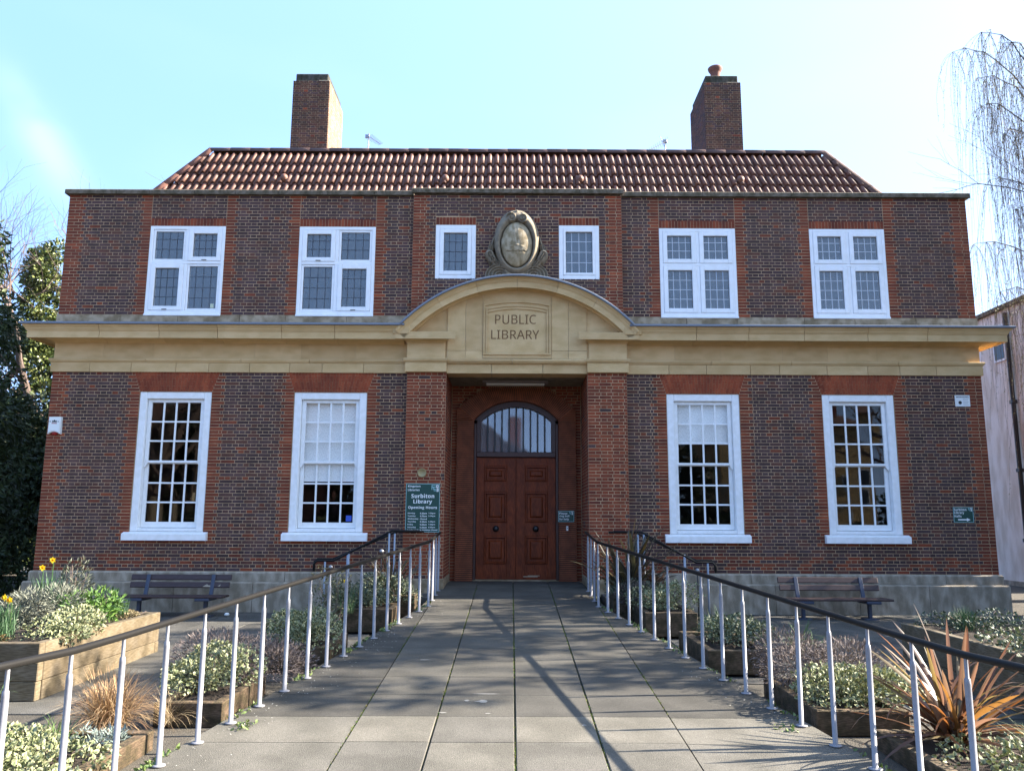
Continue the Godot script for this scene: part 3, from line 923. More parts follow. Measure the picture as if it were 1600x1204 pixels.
func build_stonework(lib: Node) -> void:
	var S: Array = M.stone
	var back := Transform3D()
	# entablature of the two wings, mitred round the outer corners
	var architrave := [Vector2(-0.3, 4.587), Vector2(0.03, 4.587), Vector2(0.03, 4.772), Vector2(-0.3, 4.772)]
	var mould := [Vector2(-0.3, 4.774), Vector2(0.032, 4.774), Vector2(0.045, 4.782), Vector2(0.05, 4.8), Vector2(0.065, 4.806), Vector2(0.07, 4.84), Vector2(0.06, 4.852), Vector2(-0.3, 4.858)]
	var frieze := [Vector2(-0.3, 4.86), Vector2(0.0, 4.86), Vector2(0.0, 5.165), Vector2(-0.3, 5.165)]
	var cornice := [Vector2(-0.3, 5.168), Vector2(0.012, 5.168), Vector2(0.02, 5.19), Vector2(0.06, 5.21), Vector2(0.12, 5.222), Vector2(0.14, 5.232), Vector2(0.33, 5.236), Vector2(0.335, 5.2), Vector2(0.365, 5.2), Vector2(0.365, 5.335), Vector2(0.378, 5.34), Vector2(0.38, 5.358), Vector2(0.392, 5.363), Vector2(0.4, 5.39), Vector2(0.432, 5.43), Vector2(0.44, 5.45), Vector2(0.44, 5.462), Vector2(-0.3, 5.57)]
	var lead := [Vector2(0.442, 5.455), Vector2(0.475, 5.452), Vector2(0.485, 5.46), Vector2(0.485, 5.49), Vector2(0.47, 5.5), Vector2(0.02, 5.605), Vector2(-0.1, 5.61), Vector2(-0.1, 5.57), Vector2(0.42, 5.475)]
	var block := [Vector2(-0.3, 5.55), Vector2(0.018, 5.55), Vector2(0.018, 5.755), Vector2(-0.3, 5.762)]
	for s in [-1, 1]:
		var a: float = -9.225 if s < 0 else 2.2
		var b: float = -2.2 if s < 0 else 9.225
		var k0: float = 1.0 if s < 0 else 0.0
		var k1: float = 0.0 if s < 0 else 1.0
		stone_course(lib, "architrave_stone", architrave, a, b, S, k0, k1, 0.8)
		stone_course(lib, "moulding_stone", mould, a, b, S, k0, k1, 1.6)
		stone_course(lib, "frieze_stone", frieze, a, b, S, k0, k1, 0.95, 0.004)
		stone_course(lib, "cornice_stone", cornice, a, b - (0.05 if s < 0 else 0.0), S, k0, k1, 1.1)
		stone_course(lib, "lead_flashing", lead, a, b, [M.lead], k0, k1, 0.9, 0.002)
		stone_course(lib, "blocking_stone", block, a if s < 0 else 2.12, b if s > 0 else -2.12, [M.stone_grey], k0, k1, 1.2)
		# the returns along the sides
		var turn := Transform3D(Basis(Vector3.UP, -PI / 2 if s < 0 else PI / 2), Vector3(s * 9.225, 0, 0))
		for q in [["architrave_stone", architrave, S[0]], ["moulding_stone", mould, S[1]], ["frieze_stone", frieze, S[1]], ["cornice_stone", cornice, S[0]], ["lead_flashing", lead, M.lead], ["blocking_stone", block, M.stone_grey]]:
			var st := mb()
			run(st, q[1], -3.0 if s < 0 else 0.0, 0.0 if s < 0 else 3.0, 0.0 if s < 0 else 1.0, 1.0 if s < 0 else 0.0, turn)
			obj(q[0], done(st), q[2], lib)
		# pale backing seen in the joints
	var jb := mb()
	box(jb, Vector3(-9.2, 4.59, -0.2), Vector3(9.2, 5.4, -0.006))
	obj("joint_bed", done(jb), M.white_joint, lib)
	# the parts that break forward over the piers
	for s in [-1, 1]:
		var pb := func(x0, x1, y0, y1, z0, z1, m):
			var st := mb()
			bbox(st, Vector3(minf(s * x0, s * x1), y0, z0), Vector3(maxf(s * x0, s * x1), y1, z1), 0.006)
			return [st, m]
		for q in [["architrave_stone", 1.385, 2.2, 4.587, 4.772, -0.3, 0.19, 0], ["frieze_stone", 1.42, 2.175, 4.86, 5.2, -0.2, 0.165, 2]]:
			var r = pb.call(q[1], q[2], q[3], q[4], q[5], q[6], 0)
			obj(q[0], done(r[0]), S[q[7]], lib)
		var mo := mb()
		var xa: float = minf(s * 1.39, s * 2.195)
		var xb: float = maxf(s * 1.39, s * 2.195)
		run(mo, [Vector2(-0.3, 4.774), Vector2(0.002, 4.774), Vector2(0.012, 4.79), Vector2(0.03, 4.8), Vector2(0.045, 4.84), Vector2(0.035, 4.856), Vector2(-0.3, 4.858)], xa, xb, 1.0, 1.0, Transform3D(Basis(), Vector3(0, 0, 0.19)))
		obj("moulding_stone", done(mo), S[1], lib)
		# the level cornice that carries the arch
		var co := mb()
		xa = minf(s * 1.42, s * 2.175)
		xb = maxf(s * 1.42, s * 2.175)
		run(co, [Vector2(-0.4, 5.168), Vector2(0.012, 5.168), Vector2(0.025, 5.195), Vector2(0.07, 5.22), Vector2(0.1, 5.228), Vector2(0.195, 5.23), Vector2(0.2, 5.205), Vector2(0.225, 5.205), Vector2(0.225, 5.34), Vector2(0.21, 5.352), Vector2(-0.4, 5.36)], xa, xb, 0.95, 0.95, Transform3D(Basis(), Vector3(0, 0, 0.165)))
		obj("cornice_stone", done(co), S[1 if s < 0 else 3], lib)
	# lintel of the entrance
	stone_course(lib, "architrave_stone", [Vector2(-0.35, 4.575), Vector2(0.11, 4.575), Vector2(0.11, 4.76), Vector2(-0.35, 4.76)], -1.383, 1.383, S, 0, 0, 0.95)
	stone_course(lib, "moulding_stone", [Vector2(-0.35, 4.763), Vector2(0.152, 4.763), Vector2(0.165, 4.78), Vector2(0.19, 4.79), Vector2(0.205, 4.825), Vector2(0.165, 4.855), Vector2(-0.35, 4.857)], -1.383, 1.383, S, 0, 0, 1.4)
	# the tympanum, cut into blocks under the arch
	var cy := 3.378
	var arch := PackedVector2Array()
	for i in 41:
		var a := deg_to_rad(-46.5 + 93.0 * i / 40)
		arch.append(Vector2(sin(a) * 2.9, cy + cos(a) * 2.9))
	arch.append(Vector2(1.6, 4.855))
	arch.append(Vector2(-1.6, 4.855))
	var cols := [-2.15, -1.38, -1.02, -0.68, 0.68, 1.02, 1.38, 2.15]
	for i in cols.size() - 1:
		for r in 2:
			if i == 3 and r == 1: continue
			var y0: float = [4.856, 5.02][r]
			var y1: float = [5.02, 7.0][r]
			if i == 3: y1 = 7.0
			var clip := PackedVector2Array([Vector2(cols[i] + 0.003, y0 + 0.003), Vector2(cols[i + 1] - 0.003, y0 + 0.003), Vector2(cols[i + 1] - 0.003, y1 - 0.003), Vector2(cols[i] + 0.003, y1 - 0.003)])
			if i == 3:
				clip = PackedVector2Array([Vector2(-0.677, 4.87), Vector2(0.677, 4.87), Vector2(0.677, 6.9), Vector2(-0.677, 6.9)])
			for part in Geometry2D.intersect_polygons(clip, arch):
				if part.size() < 3: continue
				var st := mb()
				if i == 3:   # the block with the tablet sunk into it
					var hole := tablet_outline(0.58, 4.99, 5.80, 5.87)
					var ring := ring_of(part, hole)
					for p in ring: prism(st, p, -0.1, 0.16)
				else:
					prism(st, part, -0.1, 0.16 if absf(cols[i] + cols[i + 1]) < 3.0 else 0.13)
				obj("tympanum_stone", done(st), S[rng.randi() % 4], lib)
	var tb := mb()
	var shrunk := Geometry2D.offset_polygon(arch, -0.02)
	for p in shrunk: prism(tb, p, -0.15, 0.124)
	obj("joint_bed", done(tb), M.white_joint, lib)
	# the tablet: two raised fillets, a sunk face and the cut letters
	var tab := base("name_tablet", Vector3.ZERO, 0, lib)
	for q in [[0.665, 4.935, 5.955, 6.025, 0.028, 0.188], [0.615, 4.965, 5.875, 5.945, 0.024, 0.18]]:
		var outer := tablet_outline(q[0], q[1], q[2], q[3])
		var inner := tablet_outline(q[0] - q[4], q[1] + q[4], q[2] - q[4], q[3] - q[4])
		var st := mb()
		for p in ring_of(outer, inner): prism(st, p, 0.13, q[5])
		obj("fillet", done(st), S[1], tab)
	var face := mb()
	prism(face, tablet_outline(0.6, 4.97, 5.82, 5.89), 0.02, 0.136)
	obj("tablet_face", done(face), S[0], tab)
	obj("lettering", text("PUBLIC", 0.815, 0.19, 0.004, false), M.letter_stone, tab, Transform3D(Basis(), Vector3(-0.03, 5.66, 0.1365)))
	obj("lettering", text("LIBRARY", 0.955, 0.18, 0.004, false), M.letter_stone, tab, Transform3D(Basis(), Vector3(-0.036, 5.352, 0.1365)))
	# the arched moulding
	var prof := [Vector2(2.86, -0.1), Vector2(2.86, 0.18), Vector2(2.885, 0.19), Vector2(2.9, 0.22), Vector2(2.9, 0.35), Vector2(2.87, 0.352), Vector2(2.87, 0.39), Vector2(2.985, 0.39), Vector2(2.99, 0.402), Vector2(3.005, 0.404), Vector2(3.01, 0.415), Vector2(3.03, 0.42), Vector2(3.065, 0.455), Vector2(3.085, 0.465), Vector2(3.098, 0.465), Vector2(3.098, -0.1)]
	var lp := [Vector2(3.09, 0.467), Vector2(3.09, 0.5), Vector2(3.1, 0.508), Vector2(3.125, 0.508), Vector2(3.135, 0.495), Vector2(3.135, 0.05), Vector2(3.1, 0.05), Vector2(3.1, 0.467)]
	var marks := [-50.2, -31.0, -15.5, 0.0, 15.5, 31.0, 50.2]
	for i in 6:
		arc_prof(lib, "arch_stone", prof, cy, deg_to_rad(marks[i] + 0.05), deg_to_rad(marks[i + 1] - 0.05), S[[0, 2, 1, 3, 0, 2][i]])
	for i in 10:
		arc_prof(lib, "lead_flashing", lp, cy - 0.02, deg_to_rad(-46.9 + 9.38 * i + 0.03), deg_to_rad(-46.9 + 9.38 * (i + 1) - 0.03), M.lead)
	for s in [-1, 1]:   # the blocks where the arch meets the level cornice
		var sp := mb()
		bbox(sp, Vector3(minf(s * 2.1, s * 2.43), 5.3, 0.0), Vector3(maxf(s * 2.1, s * 2.43), 5.455, 0.405), 0.01)
		obj("springer_stone", done(sp), S[1], lib)
	# coping of the parapet
	var cop := [Vector2(-0.37, 8.292), Vector2(0.075, 8.292), Vector2(0.075, 8.378), Vector2(0.06, 8.392), Vector2(-0.37, 8.43)]
	stone_course(lib, "coping_stone", cop, -9.22, -2.15, [M.coping], 1.0, 0.0, 0.9)
	stone_course(lib, "coping_stone", cop, 2.15, 9.22, [M.coping], 0.0, 1.0, 0.9)
	var up := Transform3D(Basis(), Vector3(0, 0.022, 0.08))
	stone_course(lib, "coping_stone", cop, -2.13, 2.13, [M.coping], 0.5, 0.5, 0.9, 0.006, up)
	for s in [-1, 1]:
		var st := mb()
		run(st, cop, -3.0 if s < 0 else 0.0, 0.0 if s < 0 else 3.0, 0.0 if s < 0 else 1.0, 1.0 if s < 0 else 0.0, Transform3D(Basis(Vector3.UP, -PI / 2 if s < 0 else PI / 2), Vector3(s * 9.22, 0, 0)))
		obj("coping_stone", done(st), M.coping, lib)
	# plinth in two steps
	var p1 := [Vector2(-0.2, 0.55), Vector2(0.05, 0.55), Vector2(0.05, 0.705), Vector2(0.03, 0.733), Vector2(-0.2, 0.734)]
	var p2 := [Vector2(-0.2, -0.3), Vector2(0.12, -0.3), Vector2(0.12, 0.52), Vector2(0.1, 0.546), Vector2(-0.2, 0.548)]
	for s in [-1, 1]:
		var a: float = -9.225 if s < 0 else 2.2
		var b: float = -2.2 if s < 0 else 9.225
		stone_course(lib, "plinth_stone", p1, a, b, [M.plinth], 1.0 if s < 0 else 0.0, 1.0 if s > 0 else 0.0, 1.25)
		stone_course(lib, "plinth_stone", p2, a, b, [M.plinth], 1.0 if s < 0 else 0.0, 1.0 if s > 0 else 0.0, 1.5)
	build_cartouche(lib)

func tablet_outline(hw: float, y0: float, y1: float, crown: float) -> PackedVector2Array:   # a panel with a cambered top
	var p := PackedVector2Array([Vector2(-hw, y0), Vector2(hw, y0)])
	for i in 13:
		var t := 1.0 - i / 6.0
		p.append(Vector2(hw * t, lerpf(crown, y1, t * t)))
	return p

func ring_of(outer: PackedVector2Array, inner: PackedVector2Array) -> Array:   # outer without inner, as two halves
	var out := []
	for s in [-1, 1]:
		var half := PackedVector2Array([Vector2(0, -50), Vector2(50 * s, -50), Vector2(50 * s, 50), Vector2(0, 50)])
		for a in Geometry2D.intersect_polygons(outer, half):
			for b in Geometry2D.clip_polygons(a, inner):
				if b.size() > 2: out.append(b)
	return out

func relief(parent: Node, called: String, lo: Vector2, hi: Vector2, step: float, z: float, m: Material, f: Callable) -> void:
	# a carved piece: a height field, cut where it is flat, with sides down to the wall
	var st := mb()
	var nx := ceili((hi.x - lo.x) / step)
	var ny := ceili((hi.y - lo.y) / step)
	var hgt := []
	for j in ny + 1:
		var row := PackedFloat32Array()
		for i in nx + 1: row.append(f.call(lo.x + i * step, lo.y + j * step))
		hgt.append(row)
	for j in ny:
		for i in nx:
			var q := [hgt[j][i], hgt[j][i + 1], hgt[j + 1][i + 1], hgt[j + 1][i]]
			if q.max() < 0.006: continue
			var x := lo.x + i * step
			var y := lo.y + j * step
			quad(st, Vector3(x, y, z + q[0]), Vector3(x + step, y, z + q[1]), Vector3(x + step, y + step, z + q[2]), Vector3(x, y + step, z + q[3]))
	obj(called, done(st, true), m, parent)

func build_cartouche(lib: Node) -> void:
	var c := base("cartouche", Vector3(-0.015, 0, 0), 0, lib)
	var ell := func(x, y, cx, cyy, rx, ry): return sqrt(pow((x - cx) / rx, 2) + pow((y - cyy) / ry, 2))
	# convex shield with a faintly carved crest
	relief(c, "shield", Vector2(-0.33, 6.68), Vector2(0.33, 7.66), 0.011, 0.08, M.carved, func(x, y):
		var r: float = ell.call(x, y, 0.0, 7.165, 0.315, 0.47)
		if r > 1.0: return 0.0
		var h: float = 0.2 + 0.13 * sqrt(1.0 - r * r)
		var w: float = y - 6.99 - 0.012 * sin(x * 60.0)
		if absf(w) < 0.012 and absf(x) < 0.2: h -= 0.02
		for k in 3:
			var fx: float = -0.1 + 0.1 * k
			var d: float = ell.call(x, y, fx, 7.09 + 0.03 * (k % 2), 0.055, 0.028)
			if d < 1.0: h += 0.014 * (1.0 - d)
		if absf(x) < 0.006 and y > 7.2: h -= 0.006
		return h)
	# strapwork frame round it
	relief(c, "strapwork", Vector2(-0.5, 6.56), Vector2(0.5, 7.93), 0.011, 0.08, M.carved_dark, func(x, y):
		var inner: float = ell.call(x, y, 0.0, 7.165, 0.325, 0.485)
		var outer: float = ell.call(x, y, 0.0, 7.25 if y > 7.25 else 7.25, 0.455, 0.665 if y > 7.25 else 0.7)
		var h := 0.0
		if inner > 1.0 and outer < 1.0:
			var t: float = clampf((inner - 1.0) / maxf(inner - 1.0 + 1.0 - outer, 0.001), 0.0, 1.0)
			h = 0.15 + 0.1 * sin(PI * clampf(t, 0.03, 0.97)) + 0.05 * (1.0 - t)
		elif inner <= 1.0:
			h = 0.12
		for s in [-1, 1]:   # volutes at the top
			var d := Vector2(x - s * 0.115, y - 7.71)
			if d.length() < 0.105:
				h = maxf(h, 0.27 + 0.03 * sin(d.length() * 95.0 + s * d.angle()))
		if absf(x) < 0.12 and y > 7.68 and y < 7.88 - x * x * 3.0: h = maxf(h, 0.22 + 0.02 * cos(x * 50.0))
		return h)
	# side scrolls and the fluted shells they stand on
	for s in [-1, 1]:
		relief(c, "side_scroll", Vector2(-0.64, 6.58), Vector2(0.64, 7.4), 0.011, 0.08, M.carved_dark, func(x, y):
			x *= s
			if x < 0.2: return 0.0
			var h := 0.0
			var pts := [Vector2(0.44, 7.36), Vector2(0.51, 7.16), Vector2(0.55, 6.99), Vector2(0.48, 6.87), Vector2(0.38, 6.76), Vector2(0.29, 6.66)]
			for i in 5:
				var p := Geometry2D.get_closest_point_to_segment(Vector2(x, y), pts[i], pts[i + 1])
				var d := p.distance_to(Vector2(x, y))
				var r: float = [0.035, 0.055, 0.085, 0.07, 0.05][i]
				if d < r: h = maxf(h, 0.1 + 1.6 * sqrt(r * r - d * d) - (0.045 if absf(d - 0.02) < 0.012 else 0.0))
			var e := Vector2(x - 0.52, y - 6.97)
			if e.length() < 0.075: h = maxf(h, 0.2 + 0.025 * sin(e.length() * 110.0 + e.angle()))
			return h)
		relief(c, "shell", Vector2(-0.7, 6.5), Vector2(0.7, 6.82), 0.01, 0.08, M.carved_dark, func(x, y):
			x *= s
			var d := Vector2((x - 0.34) / 1.2, y - 6.54)
			var r := d.length()
			if x < 0.18 or r > 0.25: return 0.0
			return 0.12 + 0.06 * sqrt(maxf(0.0, 1.0 - r * r / 0.066)) + 0.034 * sin(r * 115.0))
	var foot := mb()
	bbox(foot, Vector3(-0.24, 6.5, 0.07), Vector3(0.24, 6.68, 0.25), 0.02)
	obj("foot", done(foot), M.carved, c)

# ---------------------------------------------------------------- roof and chimneys
func build_roof(lib: Node) -> void:
	var roof := base("roof", Vector3.ZERO, 0, lib)
	var s := deg_to_rad(55.0)
	var ridge := Vector3(6.97, 9.96, -1.54)
	var eave_y := 8.15
	var run_ := (ridge.y - eave_y) / tan(s)
	var ez := ridge.z + run_
	var kx := 0.4946   # the hips spread this much for each metre down
	var ex := ridge.x + (ridge.y - eave_y) * kx
	var st := mb()
	quad(st, Vector3(-ex, eave_y, ez - 0.03), Vector3(ex, eave_y, ez - 0.03), Vector3(ridge.x, ridge.y - 0.02, ridge.z - 0.02), Vector3(-ridge.x, ridge.y - 0.02, ridge.z - 0.02))
	quad(st, Vector3(ex, eave_y, ez - 0.03), Vector3(ex, eave_y, -8.4), Vector3(ridge.x, ridge.y - 0.02, -7.0), Vector3(ridge.x, ridge.y - 0.02, ridge.z - 0.02))
	quad(st, Vector3(-ex, eave_y, -8.4), Vector3(-ex, eave_y, ez - 0.03), Vector3(-ridge.x, ridge.y - 0.02, ridge.z - 0.02), Vector3(-ridge.x, ridge.y - 0.02, -7.0))
	quad(st, Vector3(ex, eave_y, -8.4), Vector3(-ex, eave_y, -8.4), Vector3(-ridge.x, ridge.y - 0.02, -7.0), Vector3(ridge.x, ridge.y - 0.02, -7.0))
	quad(st, Vector3(-ridge.x, ridge.y - 0.03, ridge.z), Vector3(ridge.x, ridge.y - 0.03, ridge.z), Vector3(ridge.x, ridge.y - 0.03, -7.0), Vector3(-ridge.x, ridge.y - 0.03, -7.0))
	obj("roof_deck", done(st), M.roof_tiles[2], roof)
	# one roman tile: a flat pan and a round roll, thicker at the tail
	var cw := 0.161
	var L := 0.47
	var tm := mb()
	var sec := []
	for i in 4: sec.append(Vector2(-cw / 2 + (cw - 0.105) * i / 3.0, 0.0))
	for i in 8:
		var a := PI * (1.0 - (i + 1) / 9.0)
		sec.append(Vector2(cw / 2 - 0.0525 + cos(a) * 0.0525, sin(a) * 0.08))
	sec.append(Vector2(cw / 2 + 0.004, 0.0))
	for i in sec.size() - 1:
		var p: Vector2 = sec[i]
		var q: Vector2 = sec[i + 1]
		quad(tm, Vector3(p.x, 0, p.y + 0.05), Vector3(q.x, 0, q.y + 0.05), Vector3(q.x * 0.94, L, q.y * 0.88), Vector3(p.x * 0.94, L, p.y * 0.88))
		quad(tm, Vector3(p.x, 0.002, p.y + 0.015), Vector3(q.x, 0.002, q.y + 0.015), Vector3(q.x, 0, q.y + 0.05), Vector3(p.x, 0, p.y + 0.05))
	var tile := done(tm, true)
	var slope := Basis(Vector3.RIGHT, -(PI / 2 - s))   # y runs up the slope, z out of it
	var gauge := 0.405
	var spots := []
	var rows := 5
	for r in rows:
		var t := 0.0 + r * gauge
		var y := eave_y + t * sin(s)
		var z := ez - t * cos(s)
		var half: float = ridge.x + (ridge.y - y - 0.1) * kx - 0.06
		var n := floori(half / cw)
		for i in range(-n, n + 1):
			spots.append([Transform3D(slope.rotated(Vector3.UP, 0.0) * Basis(Vector3.BACK, rnd(-0.022, 0.022)) * Basis(Vector3.RIGHT, rnd(-0.012, 0.012)), Vector3(i * cw + rnd(-0.005, 0.005), y + rnd(-0.008, 0.006), z + rnd(-0.002, 0.008))), r])
	spots.sort_custom(func(p, q): return absf(p[1] - 2.5) * 20 + absf(p[0].origin.x) < absf(q[1] - 2.5) * 20 + absf(q[0].origin.x))
	var xs := []
	var tc := []
	for k in spots.size():
		if k < 290: obj("tile", tile, M.roof_tiles[rng.randi() % 5], roof, spots[k][0])
		else:
			xs.append(spots[k][0])
			tc.append(M.roof_tiles[rng.randi() % 5].albedo_color.srgb_to_linear() * rnd(0.75, 1.1))
	stuff(many("tiling", tile, M.roof_var, xs, tc, roof))
	# ridge and hip tiles, half round
	var hr := mb()
	for i in 8:
		var a := PI * i / 8.0
		var b := PI * (i + 1) / 8.0
		for e in [[0.0, 0.118, 0.45, 0.118]]:
			quad(hr, Vector3(cos(b) * e[1], e[0], sin(b) * e[1]), Vector3(cos(a) * e[1], e[0], sin(a) * e[1]), Vector3(cos(a) * e[3], e[2], sin(a) * e[3]), Vector3(cos(b) * e[3], e[2], sin(b) * e[3]))
			quad(hr, Vector3(cos(b) * 0.11, e[0], sin(b) * 0.11), Vector3(cos(a) * 0.11, e[0], sin(a) * 0.11), Vector3(cos(a) * e[1], e[0], sin(a) * e[1]), Vector3(cos(b) * e[1], e[0], sin(b) * e[1]))
	var half := done(hr, true)
	var n := 31
	for i in n:
		var x := -ridge.x + (2 * ridge.x) * i / n
		obj("ridge_tile", half, M.ridge, roof, Transform3D(Basis(Vector3(0, 0, 1), Vector3(1, 0, 0), Vector3(0, 1, 0)), Vector3(x + 0.01, ridge.y - 0.012 + rnd(-0.004, 0.004), ridge.z + 0.015)))
	for sx in [-1, 1]:
		var a := Vector3(sx * (ex + 0.02), eave_y, ez + 0.02)
		var b := Vector3(sx * ridge.x, ridge.y, ridge.z)
		var up := (b - a).normalized()
		var out := Vector3(sx * 0.9, 0.9, 0.75)
		out = (out - up * out.dot(up)).normalized()
		var cnt := 6
		for i in cnt:
			obj("hip_tile", half, M.hip if sx < 0 else M.ridge, roof, Transform3D(Basis(up.cross(out), up, out).scaled_local(Vector3(1.0, a.distance_to(b) / cnt / 0.43, 1.0)), a.lerp(b, float(i) / cnt)))
	# little clay ventilators standing out of the tiles
	for x in [-5.05, -1.56, 1.36, 4.84]:
		var v := mb()
		var y := 8.98
		var z: float = ez - (y - eave_y) / tan(s) + 0.08
		lathe(v, [Vector2(0.0, 0.13), Vector2(0.045, 0.12), Vector2(0.075, 0.08), Vector2(0.08, 0.0), Vector2(0.065, -0.04)], 12, Transform3D(Basis(Vector3.RIGHT, 0.75), Vector3(x, y, z)))
		obj("roof_vent", done(v, true), M.roof_tiles[4], roof)

func build_chimneys(lib: Node) -> void:
	var ck := func(x, y, r): return "soot" if rnd(0, 1) < 0.75 else "body"
	for s in [-1, 1]:
		var c := base("chimney", Vector3(s * 5.49, 0, -4.2), 0, lib)
		var st := mb()
		box(st, Vector3(-0.482, 7.9, -1.692), Vector3(0.482, 13.28, -0.008))
		obj("stack", done(st), M.mortar, c)
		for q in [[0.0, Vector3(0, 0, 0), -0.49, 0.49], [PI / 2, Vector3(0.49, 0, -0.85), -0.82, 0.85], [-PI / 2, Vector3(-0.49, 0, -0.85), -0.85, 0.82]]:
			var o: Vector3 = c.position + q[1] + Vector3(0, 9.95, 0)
			lay(o, q[0], q[2], q[3], 52, 0.064, [], (func(x, y, r): return "pale") if q[0] > 0.1 else ck, 0.03)  # right faces take the paler set, sun glare as colour
		var cap := mb()
		bbox(cap, Vector3(-0.435, 13.283, -1.63), Vector3(0.435, 13.52, -0.06), 0.02)
		obj("chimney_cap", done(cap), M.cap, c)
		var fl := mb()
		box(fl, Vector3(0.2 if s < 0 else 0.12, 13.2801, -0.03), Vector3(0.48, 13.292, 0.002))
		obj("mortar_fillet", done(fl), M.white_joint, c)
		if s > 0:
			var p := mb()
			lathe(p, [Vector2(0.0, 13.5), Vector2(0.15, 13.5), Vector2(0.16, 13.55), Vector2(0.125, 13.6), Vector2(0.13, 13.95), Vector2(0.15, 13.98), Vector2(0.19, 14.05), Vector2(0.2, 14.1), Vector2(0.18, 14.12), Vector2(0.12, 14.1), Vector2(0.11, 13.9), Vector2(0.0, 13.9)], 20, Transform3D(Basis(), Vector3(0.02, 0.03, -0.75)))
			obj("chimney_pot", done(p, true), M.clay, c)

# ---------------------------------------------------------------- ground, ramp, beds
func ground_y(z: float) -> float:
	return -0.0184 * clampf(z, 0.0, 10.3)

func ramp_y(z: float) -> float:
	return 0.5 - RS * (clampf(z, -0.5, 10.3) + 1.0)

func rail_x(side: int, z: float) -> float:
	return -(1.455 + 0.176 * maxf(z - 2.05, 0.0)) if side < 0 else 1.345 + 0.179 * maxf(z - 2.05, 0.0)

